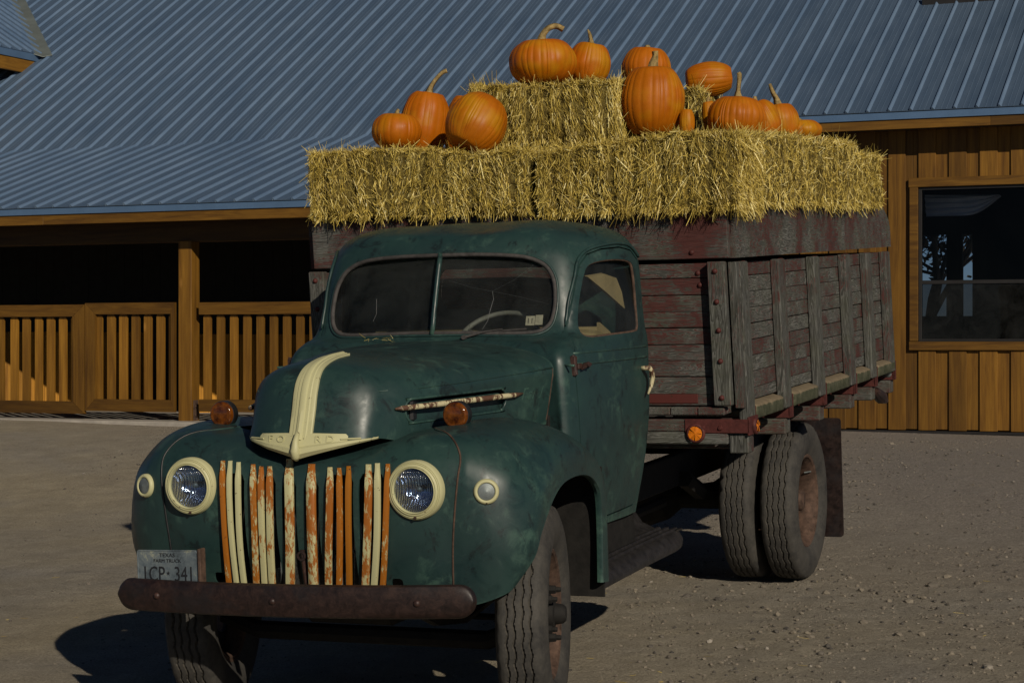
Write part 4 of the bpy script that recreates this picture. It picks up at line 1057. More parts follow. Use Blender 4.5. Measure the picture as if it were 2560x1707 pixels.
for sx in (1, -1):
    for a, b in ((.175, .25),):
        pts = []
        for X_ in np.linspace(a, b, 5): pts.append(nosep(X_*sx, 1.248, .0165))
        mb.tube(pts, .0035, 5)
mb.build('nose_dash', CREAM, wing)
# ---- front panel and fenders
SEAM = [(.632, .045, .57), (.645, .022, .80), (.660, .015, .95), (.675, .022, 1.09), (.672, .062, 1.18), (.60, .135, 1.25), (.46, .29, 1.268)]
PN = [
 [(0, .03, .54), (.2, .03, .54), (.38, .032, .55), (.54, .038, .56), SEAM[0]],
 [(0, -.022, .80), (.2, -.022, .80), (.38, -.018, .80), (.54, -.006, .80), SEAM[1]],
 [(0, -.032, .95), (.2, -.032, .95), (.38, -.026, .95), (.54, -.012, .95), SEAM[2]],
 [(0, -.020, 1.08), (.2, -.020, 1.08), (.38, -.016, 1.085), (.54, -.004, 1.09), SEAM[3]],
 [(0, .02, 1.14), (.2, .022, 1.15), (.38, .028, 1.17), (.54, .035, 1.18), SEAM[4]],
 [(0, .10, 1.175), (.18, .105, 1.185), (.34, .10, 1.215), (.48, .11, 1.245), SEAM[5]],
 [(0, .26, 1.19), (.15, .26, 1.20), (.28, .265, 1.225), (.39, .275, 1.255), SEAM[6]],
]
g = surf(PN, 8, 6)
pb_ = BVHTree.FromPolygons([tuple(p) for p in g.reshape(-1, 3)], gridmesh(g)[1])
V1, F1 = gridmesh(g); V2, F2 = gridmesh(g, True); o = len(V1)
pan = mkobj('front_panel', np.concatenate([V1, V2]), F1+[tuple(i+o for i in f[::-1]) for f in F2], G, None, merge=1e-4); solidify(pan, .008)
def onp(x, z, off=0.0):
    h = pb_.ray_cast(Vector((abs(x)+1e-4, -2, z)), Vector((0, 1, 0))); p = h[0] if h[0] else Vector((abs(x), 0, z)); n = h[1] if h[0] else Vector((0, -1, 0))
    if n.y > 0: n = -n
    p = p+n*off; return Vector((math.copysign(p.x, x), p.y, p.z))
slots = [(-.372, -.258, 1.105), (-.212, -.112, 1.095), (-.082, -.018, 1.085), (.020, .084, 1.085), (.112, .238, 1.105), (.262, .372, 1.115)]
for a, b, zt_ in slots:
    zb_ = .50; w_ = b-a; lean = .03 if a < -.2 else (.02 if b > .3 else 0)
    P = [(a+(lean if a < 0 else 0)*1.0, zb_), (b+(lean*.3 if a < 0 else -lean), zb_), (b, zt_-.03), (b-.012, zt_-.006), (b-.03, zt_), (a+.03, zt_), (a+.012, zt_-.006), (a, zt_-.03)]
    c = cutter(P, lambda p, q, d: (p, d, q), -.3, .12); boole(pan, c); kill(c)
for x in (-.405, .405):
    c = cutter(rrect(.05, .045, .015, 3, x, .668), lambda p, q, d: (p, d, q), -.3, .12); boole(pan, c); kill(c)
for x in (-.510, .510):
    c = cutter([(x+.098*math.cos(a), 1.05+.098*math.sin(a)) for a in np.linspace(0, 2*math.pi, 41)[:-1]], lambda p, q, d: (p, d, q), -.2, .10); boole(pan, c); kill(c)
pan.parent = truck
# grille bars: x top, x bottom, z top, width, material
BARS = [(-.345, -.333, 1.150, .0108, 'M1'), (-.312, -.300, 1.150, .0100, 'C'), (-.275, -.262, 1.145, .0108, 'C'), (-.203, -.208, 1.137, .0128, 'O1'), (-.166, -.172, 1.130, .0125, 'M'), (-.130, -.134, 1.130, .0137, 'M'),
        (-.045, -.062, 1.160, .0190, 'M2'), (.055, .042, 1.140, .0200, 'M'), (.137, .112, 1.130, .0137, 'M'), (.182, .160, 1.128, .0113, 'O1'), (.223, .203, 1.135, .0113, 'O'), (.309, .275, 1.143, .0150, 'M'), (.352, .312, 1.148, .0125, 'C'), (.397, .347, 1.146, .0108, 'O1')]
MM = {'C': CREAM, 'O': ORG, 'O1': MOT2, 'M': MOT, 'M1': MOT2, 'M2': MOT}
for i, (xt, xb, zt_, hw, mk) in enumerate(BARS):
    zz = [zt_+.004, zt_-.02, zt_-.06, zt_-.11, 1.0, .90, .80, .70, .60, .56]; rows = []
    for z in zz:
        k = max(0.0, (zt_-z)/(zt_-.60)); x = xt+(xb-xt)*(k**(.8 if abs(xt) > .3 else 1.3)); 
        if abs(xt) > .25: x = xt+(xb-xt)*k-math.copysign(.010*math.sin(math.pi*min(1, k)), xt)*-.6
        x += .002*math.sin(i*2.1+z*9)
        P = onp(x, min(z, 1.14), .0); w_ = hw*(.72 if z > zt_-.05 else 1)
        dy = -.004 if z > zt_-.01 else (-.012 if z > zt_-.04 else -.024)
        if z > 1.1: P.y += (z-1.14)*.35 if z > 1.14 else 0
        x -= (P.y+dy+.035)*.43+(.008 if xt < -.1 else 0)
        rows.append([Vector((x+q*w_, P.y+dy+e, z)) for q, e in ((-1, .012), (-.97, .0), (-.82, -.004), (0, -.0052), (.82, -.004), (.97, .0), (1, .012))])
    rows = cr(np.array(rows, float), 3)
    Vv, Ff = gridmesh(rows); Ff = list(Ff)+[tuple(range(7))]; b_ = mkobj('grille_bar', Vv, Ff, MM[mk], pan); b_.data.set_sharp_from_angle(angle=R_(50))
# darker uprights between the slots and what is seen through them
mb = MB(); mb.box((-.40, .20, .50), (.40, .24, 1.12), .005)
mb.build('radiator', RADI, truck)
for P in ([(-.20, .12, .60), (-.16, .12, .78), (-.13, .12, .86)], [(.06, .10, .60), (.09, .10, .76), (.14, .10, .82), (.20, .10, .74)]):
    mb = MB(); mb.tube(P, .008, 5); mb.build('radiator_brace', TIN, truck)
for lo, hi in (((.195, .09, .83), (.215, .11, .90)), ((.10, .09, .56), (.112, .11, .72)), ((-.135, .09, .78), (-.12, .11, .88)), ((-.19, .09, .56), (-.178, .11, .70)), ((.245, .09, .56), (.252, .11, .74))):
    mb = MB(); mb.box(lo, hi, .002); mb.build('radiator_bracket', TIN, truck)
mb = MB(); mb.tube([onp(x, z, .003) for x, z in ((.0, .60), (0, .75), (0, .80))], .010, 8); mb.lathe([(.012, 0), (.020, 0), (.020, .006), (.012, .006)], 16, 'y', (-.002, -.034, .775), close=True); mb.build('crank_bracket', RUSTD, pan)
# the seam
for sx in (1, -1):
    sp = cr(np.array(SEAM), 6); mb = MB(); mb.tube([(x*sx, y-.001, z+.001) for x, y, z in sp], .0042, 6); mb.build('fender_seam', RIM if sx > 0 else BLACK, pan, smooth=True)
FD = [
 [(.632, .045, .57), (.66, .05, .575), (.74, .065, .592), (.80, .09, .612), (.84, .12, .632), (.855, .15, .650)],
 [(.645, .022, .80), (.69, .026, .80), (.77, .042, .80), (.845, .082, .80), (.905, .145, .785), (.925, .19, .760)],
 [(.660, .015, .95), (.71, .022, .95), (.785, .045, .955), (.865, .10, .95), (.928, .18, .90), (.937, .245, .850)],
 [(.675, .022, 1.09), (.715, .032, 1.09), (.785, .065, 1.09), (.868, .132, 1.07), (.933, .235, 1.00), (.938, .335, .930)],
 [(.672, .062, 1.18), (.705, .075, 1.182), (.775, .122, 1.172), (.862, .205, 1.14), (.930, .315, 1.065), (.936, .43, .988)],
 [(.60, .135, 1.25), (.67, .165, 1.248), (.765, .235, 1.235), (.855, .325, 1.195), (.925, .42, 1.115), (.932, .53, 1.018)],
 [(.46, .29, 1.268), (.60, .34, 1.283), (.735, .41, 1.270), (.845, .485, 1.222), (.918, .56, 1.135), (.927, .65, 1.028)],
 [(.46, .56, 1.25), (.60, .62, 1.282), (.735, .65, 1.262), (.84, .70, 1.218), (.912, .73, 1.138), (.920, .785, 1.024)],
 [(.52, .88, 1.215), (.62, .89, 1.238), (.735, .90, 1.215), (.835, .915, 1.168), (.905, .91, 1.105), (.914, .91, 1.002)],
 [(.60, 1.13, 1.10), (.66, 1.12, 1.14), (.745, 1.11, 1.122), (.835, 1.095, 1.082), (.900, 1.06, 1.035), (.907, 1.01, .958)],
 [(.62, 1.28, .96), (.67, 1.27, .98), (.75, 1.255, .970), (.835, 1.225, .950), (.895, 1.15, .935), (.902, 1.072, .890)],
 [(.63, 1.33, .75), (.68, 1.32, .75), (.755, 1.305, .75), (.835, 1.262, .75), (.892, 1.175, .75), (.900, 1.088, .745)],
 [(.63, 1.33, .49), (.68, 1.32, .49), (.755, 1.305, .49), (.835, 1.262, .495), (.892, 1.175, .505), (.900, 1.080, .515)],
]
g = surf(FD, 6, 7)
lip = g[:, -1:].copy(); ctr_ = np.array([.0, .60, .50]); d = ctr_-lip; d[..., 0] = 0; d /= np.linalg.norm(d, axis=-1)[..., None]
l1 = lip+d*.006+np.array([-.012, 0, 0]); l2 = lip+d*.002+np.array([-.028, 0, 0])
g = np.concatenate([g, l1, l2], 1)
fbv = BVHTree.FromPolygons([tuple(p) for p in g.reshape(-1, 3)], gridmesh(g)[1])
fenders = []
for sx in (1, -1):
    Vv, Ff = gridmesh(g, sx < 0); fe = mkobj('fender', Vv, Ff, G, truck); solidify(fe, .006); fenders.append(fe)
# splash panels behind the fenders (dark wheel housings)
mb = MB()
for sx in (1, -1): mb.box((.50*sx-.01, .12, .62), (.50*sx+.01, 1.24, 1.20), .004)
mb.box((-.62, 1.20, .55), (.62, 1.24, 1.24), .004); mb.box((-.885, 1.135, .44), (-.45, 1.145, 1.02), .003); mb.box((.45, 1.135, .44), (.885, 1.145, 1.02), .003); mb.box((-.50, .26, .60), (.50, 1.18, .70), .02)
mb.build('inner_fender', GREASE, truck)
# ---- headlights
def headlight(x):
    y0 = -.012 if x > 0 else -.012; org = (x, y0, 1.05)
    mb = MB(); mb.lathe([(.100, .02), (.119, .012), (.1195, -.010), (.1165, -.020), (.1125, -.0255), (.1105, -.0235), (.1075, -.029), (.1045, -.0275), (.1005, -.033), (.0965, -.034), (.0935, -.030), (.0925, -.034), (.0905, -.036), (.0885, -.033), (.0865, -.020), (.0865, .02)], 72, 'y', org)
    r = mb.build('headlight', CREAM, truck, smooth=True); r.data.set_sharp_from_angle(angle=R_(50))
    mb = MB(); mb.lathe([(.0868, -.024), (.080, -.028), (.06, -.034), (.03, -.038), (.0005, -.0395), (.0005, -.0355), (.03, -.034), (.06, -.030), (.080, -.024), (.0868, -.020)], 48, 'y', org); mb.build('lens', LENS, r, smooth=True)
    mb = MB(); mb.lathe([(.086, -.018), (.078, .010), (.062, .036), (.042, .052), (.018, .060), (.0004, .061)], 48, 'y', org); mb.build('reflector', CHROME, r, smooth=True)
    mb = MB(); mb.lathe([(.0004, .015), (.010, .017), (.012, .03), (.012, .058)], 16, 'y', org); mb.build('bulb', TIN, r, smooth=True)
    mb = MB(); mb.lathe([(.0004, -.006), (.005, -.005), (.006, .002)], 10, 'y', (x+.004, y0-.030, 1.05-.1075)); mb.build('screw', RUSTD, r)
    return r
headlight(.510); headlight(-.510)
def parking(x):
    h = fbv.ray_cast(Vector((abs(x), -2, 1.04)), Vector((0, 1, 0))); p = h[0]; n = h[1]; n = -n if n.y > 0 else n
    n = Vector((n.x*.75, n.y, n.z*.6)).normalized()
    if x < 0: n.x = -n.x
    p = Vector((x, p.y, 1.04)); q = Vector((0, -1, 0)).rotation_difference(n).to_matrix().to_4x4(); 
    def mk(prof, nm, m, par, nseg=40):
        mb = MB(); mb.lathe(prof, nseg, 'y', (0, 0, 0)); mb.v = [tuple(Matrix.Translation(p) @ q @ Vector(v)) for v in mb.v]; return mb.build(nm, m, par, smooth=True)
    r = mk([(.040, .03), (.051, .01), (.0505, -.006), (.046, -.014), (.040, -.017), (.035, -.014), (.034, -.004)], 'parking_light', CREAM, truck)
    mk([(.035, -.010), (.030, -.015), (.026, -.0135), (.022, -.018), (.018, -.0165), (.014, -.020), (.009, -.0185), (.004, -.022), (.0003, -.0215)], 'lens', TIN, r)
    mk([(.0003, -.019), (.005, -.018), (.006, -.012)], 'screw', RUSTD, r, 8).location = (0, 0, -.043)
parking(.783); parking(-.765)
def signal(x):
    o = Vector((x, .34, 1.318)); mb = MB()
    mb.tube([(x, .335, 1.24), (x, .34, 1.268)], [.022, .014], 12); r = mb.build('signal_lamp', TIN, truck, smooth=True)
    mb = MB(); mb.lathe([(.0004, .030), (.050, .029), (.056, .020), (.057, -.018), (.0535, -.019)], 40, 'y', o); mb.build('lamp_housing', BLACK, r, smooth=True).data.set_sharp_from_angle(angle=R_(40))
    mb = MB(); mb.lathe([(.0545, -.016), (.054, -.028), (.050, -.036), (.044, -.038), (.040, -.0365), (.03, -.040), (.012, -.0425), (.0004, -.043)], 40, 'y', o); mb.build('lens', AMBER, r, smooth=True)
signal(.546); signal(-.546)
# ---- bumper, plate
BP = []
mb = MB(); rows = []; NB = 70
for i in range(NB+1):
    x = -.80*math.cos(math.pi*i/NB); e = abs(x)/.80; yc = -.135-.085*(1-e**2.2); zc = .625+.015*x
    hh = .066*math.sqrt(max(.0, 1-max(0, (e-.92)/.08)**2))+.0008
    prof = [(.97, .018), (1.0, .004), (.90, -.010), (.55, -.016), (0, -.018), (-.55, -.016), (-.90, -.010), (-1.0, .004), (-.97, .018), (-.55, .012), (.55, .012)]
    rows.append([(x, yc+b_, zc+a*hh) for a, b_ in prof])
n = 11; V = [p for r in rows for p in r]; F = [(i*n+j, i*n+(j+1) % n, (i+1)*n+(j+1) % n, (i+1)*n+j) for i in range(NB) for j in range(n)]+[tuple(range(n)), tuple(NB*n+i for i in range(n))]
mb.add(V, F); bump_ = mb.build('bumper', BUMP, truck, auto=50)
for x, z in ((-.585, .62), (-.03, .625), (.58, .632)):
    yb = -.135-.085*(1-(abs(x)/.8)**2.2)-.018; mb = MB(); mb.lathe([(.0004, -.010), (.008, -.009), (.013, -.004), (.014, .004)], 16, 'y', (x, yb, z)); mb.build('bumper_bolt', RUSTD, bump_, smooth=True)
mb = MB()
for x in (-.42, .42): mb.box((x-.03, -.15, .56), (x+.03, .35, .60), .006)
mb.build('bumper_bracket', GREASE, truck)
mb = MB(); P = rrect(.308, .152, .012, 4); 
def pl(a, b, d): return (-.566+a, -.135-.03*(a/.3)-d, .724+b+.035*a)
mb.prism(P, lambda p, q, d: pl(p, q, d), 0, .0015); plate = mb.build('licence_plate', PLATE, truck)
for s_, size, x, z, sxx in (('TEXAS', .0225, .0, .054, 1.2), ('FARM TRUCK', .020, .0, .031, 1.15), ('1CP', .088, -.072, -.026, .78), ('341', .088, .083, -.026, .78)):
    Vt, Ft = text_mesh(s_, size, .001); mb = MB(); mb.add([pl(x+v[0]*sxx, z+v[1], .0022+v[2]) for v in Vt], Ft); mb.build('plate_text', RIBW, plate)
mb = MB(); st = [( (.010 if i % 2 == 0 else .004)*math.sin(i*math.pi/5), (.010 if i % 2 == 0 else .004)*math.cos(i*math.pi/5)) for i in range(10)]
mb.prism(st, lambda p, q, d: pl(p+.003, q-.020, d), .0015, .003); mb.build('plate_star', RIBW, plate)
mb = MB(); loop(mb, [pl(a*.97, b*.95, .002) for a, b in P], .0016, 4); mb.build('plate_rim', PLATE, plate)
mb = MB(); mb.box((-.408, -.165, .63), (-.394, -.12, .812), .003); mb.build('plate_bracket', RIM, plate)
# ---- wheels
def tyre_mesh():
    R0 = .46; NS = 300; W = .100
    tx = np.linspace(-.078, .078, 41)
    prof = [(.262, -.070), (.285, -.088), (.33, -.104), (.37, -.107), (.405, -.102), (.43, -.093), (.445, -.086)]
    ths = np.arange(NS)*2*math.pi/NS; V = []; tn = []
    nu = len(prof)*2+len(tx)
    g_x = (-.048, -.017, .017, .048)
    for th in ths:
        row = [(r, x, 0) for r, x in prof]
        tri = abs(((th*34/(2*math.pi)) % 1)*2-1)*2-1
        for x in tx:
            r = R0-.006*(x/.078)**2-.004*max(0, abs(x)-.066)/.012
            dep = 0
            for q in g_x:
                if abs(x-(q+.0045*tri)) < .0032: dep = .011
            row.append((r-dep, x, 1 if dep else 0))
        row += [(r, -x, 0) for r, x in prof[::-1]]
        for j, (r, x, t_) in enumerate(row):
            if j in (5, 6, nu-6, nu-7) and int(th*34*2/(2*math.pi)) % 2: r -= .004
            V.append((x, r*math.cos(th), r*math.sin(th))); tn.append(t_)
    F = []; tt = []
    for i in range(NS):
        i2 = (i+1) % NS
        for j in range(nu-1):
            F.append((i*nu+j, i*nu+j+1, i2*nu+j+1, i2*nu+j)); tt.append(max(tn[i*nu+j], tn[i*nu+j+1]))
    me = bpy.data.meshes.new('tyre'); me.from_pydata(V, [], F); me.materials.append(RUB)
    a = me.attributes.new('tone', 'FLOAT', 'FACE'); a.data.foreach_set('value', np.array(tt, dtype=np.float32)); fixn(me)
    me.polygons.foreach_set('use_smooth', [True]*len(F)); me.set_sharp_from_angle(angle=R_(35)); return me
TY = tyre_mesh()
def wheel(name, x, y, rotz, kind, sx):
    wv_ = empty(name, truck, (x, y, .46)); wv_.rotation_euler = (rng.uniform(0, 6), 0, 0) if not rotz else (0, 0, rotz)
    t_ = bpy.data.objects.new('tyre', TY); link(t_, wv_)
    s = sx                                   # outward direction
    mb = MB(); mb.lathe([(.262, -.072*s), (.268, -.078*s), (.272, -.078*s), (.262, -.066*s), (.246, -.05*s), (.240, 0), (.246, .05*s), (.262, .066*s), (.272, .078*s), (.268, .080*s), (.255, .074*s), (.250, .060*s), (.236, .045*s), (.232, .0), (.232, -.05*s), (.25, -.074*s)], 64, 'x', close=True)
    mb.build('rim', RIM, wv_, smooth=True).data.set_sharp_from_angle(angle=R_(40))
    if kind == 'front':
        mb = MB(); mb.lathe([(.236, .012*s), (.20, .028*s), (.15, .052*s), (.11, .060*s), (.05, .060*s), (.05, .048*s), (.11, .048*s), (.15, .040*s), (.20, .016*s), (.236, 0)], 60, 'x', close=True)
        dsk = mb.build('wheel_disc', BLACK, None, auto=40)
        for k in range(5):
            a = k*2*math.pi/5+.5; c = MB(); c.lathe([(.0004, -.2), (.042, -.2), (.042, .2), (.0004, .2)], 20, 'x', (0, .178*math.cos(a), .178*math.sin(a))); co = c.build('c', BLACK); boole(dsk, co); kill(co)
        dsk.parent = wv_
        mb = MB(); mb.lathe([(.0004, .135*s), (.030, .134*s), (.040, .122*s), (.045, .09*s), (.062, .085*s), (.066, .06*s), (.066, -.06*s)], 32, 'x'); mb.build('hub', GREASE, wv_, smooth=True).data.set_sharp_from_angle(angle=R_(35))
        for k in range(5):
            a = k*2*math.pi/5-.15; mb = MB(); mb.lathe([(.0004, .108*s), (.010, .108*s), (.012, .098*s), (.012, .088*s), (.018, .086*s), (.020, .058*s)], 6, 'x', (0, .105*math.cos(a), .105*math.sin(a))); mb.build('lug_nut', GREASE, wv_)
    else:
        k = .035 if kind == 'inner' else -.055
        mb = MB(); mb.lathe([(.234, (k+.01)*s), (.20, (k-.01)*s), (.15, (k-.02)*s), (.09, (k-.02)*s), (.09, (k-.03)*s), (.15, (k-.03)*s), (.20, (k-.02)*s), (.234, (k-.0)*s)], 48, 'x', close=True); mb.build('wheel_disc', RIM, wv_, auto=40)
        if kind == 'outer':
            mb = MB(); mb.lathe([(.0004, .055*s), (.055, .052*s), (.062, .04*s), (.066, -.04*s), (.085, -.045*s), (.085, -.07*s)], 24, 'x'); mb.build('hub', RIM, wv_, smooth=True)
            for q in range(6):
                a = q*math.pi/3; mb = MB(); mb.lathe([(.0004, -.03*s), (.012, -.03*s), (.012, -.06*s), (.018, -.075*s)], 6, 'x', (0, .11*math.cos(a), .11*math.sin(a))); mb.build('lug_nut', RIM, wv_)
            mb = MB(); mb.tube([(.06*s, 0, -.236), (.02*s, 0, -.225)], .005, 6); mb.build('valve_stem', TIN, wv_)
    return wv_
ST = R_(13)
wheel('wheel', .765, .58, ST, 'front', 1); wheel('wheel', -.765, .58, ST, 'front', -1)
for sx in (1, -1):
    wheel('wheel', .945*sx, 4.38, 0, 'outer', sx); wheel('wheel', .70*sx, 4.38, 0, 'inner', -sx)
# ---- chassis
mb = MB()
for sx in (1, -1): mb.box((.42*sx-.03, .14, .62), (.42*sx+.03, 6.15, .80), .006)
for y in (.3, 1.3, 2.4, 3.3, 5.2, 6.1): mb.box((-.39, y-.04, .64), (.39, y+.04, .76), .004)
mb.build('frame', GREASE, truck)
mb = MB(); mb.tube([(-.72, .58, .40), (-.55, .58, .34), (.55, .58, .34), (.72, .58, .40)], .04, 8); mb.tube([(-.60, .78, .40), (.60, .78, .40)], .015, 6)
for sx in (1, -1):
    mb.tube([(.44*sx, .10, .56), (.44*sx, .3, .48), (.44*sx, .58, .44), (.44*sx, .9, .48), (.44*sx, 1.25, .60)], .035, 6)
mb.build('front_axle', GREASE, truck)
mb = MB(); mb.tube([(-.85, 4.38, .46), (-.25, 4.38, .46), (-.17, 4.38, .46), (0, 4.38, .46), (.17, 4.38, .46), (.25, 4.38, .46), (.85, 4.38, .46)], [.06, .06, .13, .19, .13, .06, .06], 14)
mb.tube([(0, 1.4, .60), (0, 2.6, .56), (0, 4.25, .48)], .045, 10)
for sx in (1, -1): mb.tube([(.48*sx, 3.70, .66), (.48*sx, 4.0, .55), (.48*sx, 4.38, .52), (.48*sx, 4.8, .55), (.48*sx, 5.1, .66)], .05, 6)
mb.build('rear_axle', GREASE, truck)
mb = MB(); mb.box((-.24, .35, .42), (.24, 1.15, 1.1), .05); mb.box((-.18, 1.15, .46), (.18, 1.85, .80), .06); mb.lathe([(.0004, 0), (.20, .01), (.21, .10), (.14, .22)], 24, 'y', (0, 1.1, .58)); mb.build('engine', GREASE, truck)
mb = MB(); mb.box((.36, 1.45, .52), (.72, 2.1, .80), .03); mb.tube([(.28, 1.3, .50), (.28, 3.9, .50)], .035, 8); mb.tube([(.25, 2.5, .47), (.25, 3.2, .47)], .08, 12); mb.build('exhaust', GREASE, truck)
mb = MB(); mb.prism([(2.42, .30), (2.46, .42), (2.62, .50), (2.72, .36), (2.60, .26), (2.50, .24)], lambda p, q, d: (d, p, q), .30, .34); mb.build('spring_hanger', m_simple('old_yellow_paint', (.22, .16, .05), .8, 0, .5, 14), truck)
# running boards
for sx in (1, -1):
    rows = []
    for y in np.linspace(1.22, 2.62, 16):
        lift = .0; sag = .012*math.sin((y-1.2)*2.0)
        prof = [(.52, .66), (.58, .575), (.64, .548), (.655, .538), (.66, .551), (.675, .551), (.68, .538), (.70, .538), (.705, .551), (.72, .551), (.725, .538), (.745, .538), (.75, .551), (.765, .551), (.77, .538), (.79, .538), (.795, .549), (.812, .545), (.832, .522), (.846, .495), (.842, .466), (.80, .464), (.58, .480)]
        k = max(0, (y-2.3)/.32)**2*.05
        rows.append([(x*sx-k*sx*(x > .8), y, z-.012+sag*.5) for x, z in prof])
    Vv, Ff = gridmesh(np.array(rows)); nP = 23; Ff = list(Ff)+[tuple(range(nP)), tuple(15*nP+i for i in range(nP))]
    mkobj('running_board', Vv, Ff, RBOARD, truck).data.set_sharp_from_angle(angle=R_(40))
# ---- stake bed (leans a little: lower edge out)
def lean(mb):
    mb.v = [(x+.030*(1.90-z), y, z) for x, y, z in mb.v]; return mb
HW = 1.108; HF = 1.15; YF = 2.35; YB = 6.25; ZB = [1.185, 1.245, 1.33, 1.41, 1.49, 1.572, 1.652, 1.735, 1.818, 1.892]
mb = MB()
for a, b in zip(ZB[:-1], ZB[1:]): mb.box((-HF, YF, a+.0015), (1.095, YF+.035, b-.0015), .003, jit=.0008)
lean(mb).build('front_board', WX, truck)
for (a, b, zt_, tone) in ((-1.12, .055, 2.158, .50), (.062, 1.152, 2.165, .62)):
    mb = MB(); mb.box((a, YF-.012, 1.912), (b, YF+.028, zt_), .004, tone); lean(mb).build('header_board', WX, truck)
for x in (-1.09, 1.094):
    mb = MB(); mb.box((x-.045, YF-.055, 1.19), (x+.045, YF-.002, 1.897), .006, .15); st_ = lean(mb).build('stake', WZ, truck)
    mb = MB()
    for z in (1.87, 1.72, 1.58, 1.43, 1.25): mb.lathe([(.0004, -.012), (.008, -.011), (.013, -.004), (.014, .002)], 10, 'y', (x+.03*(1.9-z)+.004*math.sin(z*40), YF-.056, z-.02))
    mb.build('bolt', REDST, st_, smooth=True)
mb = MB()
for x, z in ((.99, 1.842), (1.0, 1.783), (.965, 1.945)): mb.lathe([(.0004, -.010), (.009, -.009), (.013, -.003), (.014, .002)], 10, 'y', (x, YF-(.012 if z > 1.9 else 0), z))
mb.build('bolt', REDST, truck, smooth=True)
mb = MB(); mb.box((.70, YF-.006, 1.200), (.955, YF-.001, 1.245), .002); lean(mb).build('red_patch', RED2, truck)
for sx in (1, -1):
    mb = MB()
    for a, b in zip(ZB[:-1], ZB[1:]): mb.box((HW*sx-.018, YF+.10, a+.0015), (HW*sx+.018, YB, b-.0015), .003, jit=.0008)
    lean(mb).build('side_board', WY, truck)
    # upper side board, split end
    mb = MB(); pts = [(YF+.055, 1.912), (6.28, 1.925), (6.285, 2.035), (6.22, 2.032), (6.285, 2.04), (6.25, 2.10), (6.18, 2.14), (6.03, 2.205), (5.85, 2.19), (4.6, 2.178), (3.3, 2.17), (YF+.055, 2.168)]
    mb.prism(pts, lambda p, q, d: (d, p, q), HW*sx+.043*sx-.02, HW*sx+.043*sx+.02, .60); lean(mb).build('upper_side_board', WY, truck)
    mb = MB(); mb.box((min(HW*sx+.019*sx, HW*sx+.062*sx), YF+.055, 1.17), (max(HW*sx+.019*sx, HW*sx+.062*sx), YF+.105, 1.892), .003, .1); lean(mb).build('corner_post', WZ, truck)
    for y0, y1 in ((2.46, 2.60), (3.22, 3.36), (4.02, 4.16), (4.84, 4.98), (5.46, 5.60), (6.06, 6.20)):
        mb = MB(); o_ = HW*sx+.019*sx; mb.box((min(o_, o_+.05*sx), y0, 1.10), (max(o_, o_+.05*sx), y1, 1.893), .006, random.uniform(.0, .35)); s_ = lean(mb).build('stake', WZ, truck)
        mb = MB(); o2 = HW*sx+.0195*sx; mb.box((min(o2, o2+.034*sx), y1+.001, 1.045), (max(o2, o2+.034*sx), y1+.012, 1.895), .002); mb.box((min(o2, o2+.006*sx), y1+.012, 1.045), (max(o2, o2+.006*sx), y1+.05, 1.895), .002)
        lean(mb).build('stake_strap', RED2, s_)
        mb = MB()
        for z in np.arange(1.16, 1.88, .085): mb.lathe([(.0004, .010*sx), (.006, .009*sx), (.010, .0)], 8, 'x', (o2+.006*sx+.03*(1.9-z), y1+.033, z))
        mb.build('rivet', REDST, s_)
        mb = MB(); xo = HW*sx+.062*sx+.025; xi = xo-.26*sx
        mb.prism([(xo, 1.165), (xo, 1.042), (xi, 1.042), (xo-.05*sx, 1.13)], lambda p, q, d: (p, d, q), y1-.035, y1+.0); mb.box((min(xo, xo-.012*sx), y1-.035, 1.04), (max(xo, xo-.012*sx), y1+.045, 1.165), .002)
        mb.build('stake_bracket', REDST, truck)
        mb = MB(); mb.box((min(xo-.02*sx, .3*sx), y1-.07, .955), (max(xo-.02*sx, .3*sx), y1+.045, 1.038), .006, .2); mb.build('cross_sill', WX, truck)
    # dusty rub rail pieces between stakes
    ysr = [2.625, 3.415, 4.215, 5.035, 5.655]; yer = [3.215, 4.015, 4.835, 5.455, 6.24]
    for a, b in zip(ysr, yer):
        mb = MB(); xo = HW*sx+.025; rows = []
        for y in np.linspace(a, b, 14):
            e = min(1, (b-y)/.05+.15); w_ = .068*(e if e < 1 else 1)
            rows.append([(xo+sx*q*w_, y, z+.003*snoise((y, z, q), 30)) for q, z in ((.0, 1.182), (.3, 1.180), (.75, 1.172), (.94, 1.165), (1.0, 1.155), (.99, 1.105), (.93, 1.098), (0, 1.098))])
        Vv, Ff = gridmesh(np.array(rows)); Ff = list(Ff)+[tuple(range(8)), tuple(13*8+i for i in range(8))]; mkobj('rub_rail', Vv, Ff, DUST, truck)
mb = MB()
for a, b in zip(ZB[:-1], ZB[1:]): mb.box((-HW, YB, a+.0015), (HW, YB+.035, b-.0015), .003)
lean(mb).build('tail_board', WX, truck)
mb = MB()
for i in range(16):
    a = -1.12+i*.14; mb.box((a, YF-.035, 1.142), (a+.138, YF+.02, 1.182), .006)
    mb.box((a, YF+.02, 1.145), (a+.138, YB, 1.18), .003)
mb.build('floor_board', WY, truck)
mb = MB(); mb.box((-1.13, YF+.04, 2.10), (1.13, YB-.02, 2.155), .003); mb.build('load_deck', WX, truck)
mb = MB(); mb.box((-1.10, YF-.045, 1.062), (1.135, YF+.06, 1.122), .006, .95); mb.box((-1.10, YF-.045, 1.0), (1.135, YF+.06, 1.060), .006, .1); sill = mb.build('front_sill', WX, truck)
mb = MB(); mb.box((1.137, YF-.03, .955), (1.235, YF+.07, 1.055), .006, .1); mb.build('cross_sill', WZ, truck)
mb = MB(); mb.box((.92, YF-.052, 1.057), (1.247, YF-.046, 1.125), .002); mb.box((1.237, YF-.052, 1.045), (1.247, YF+.12, 1.135), .002)
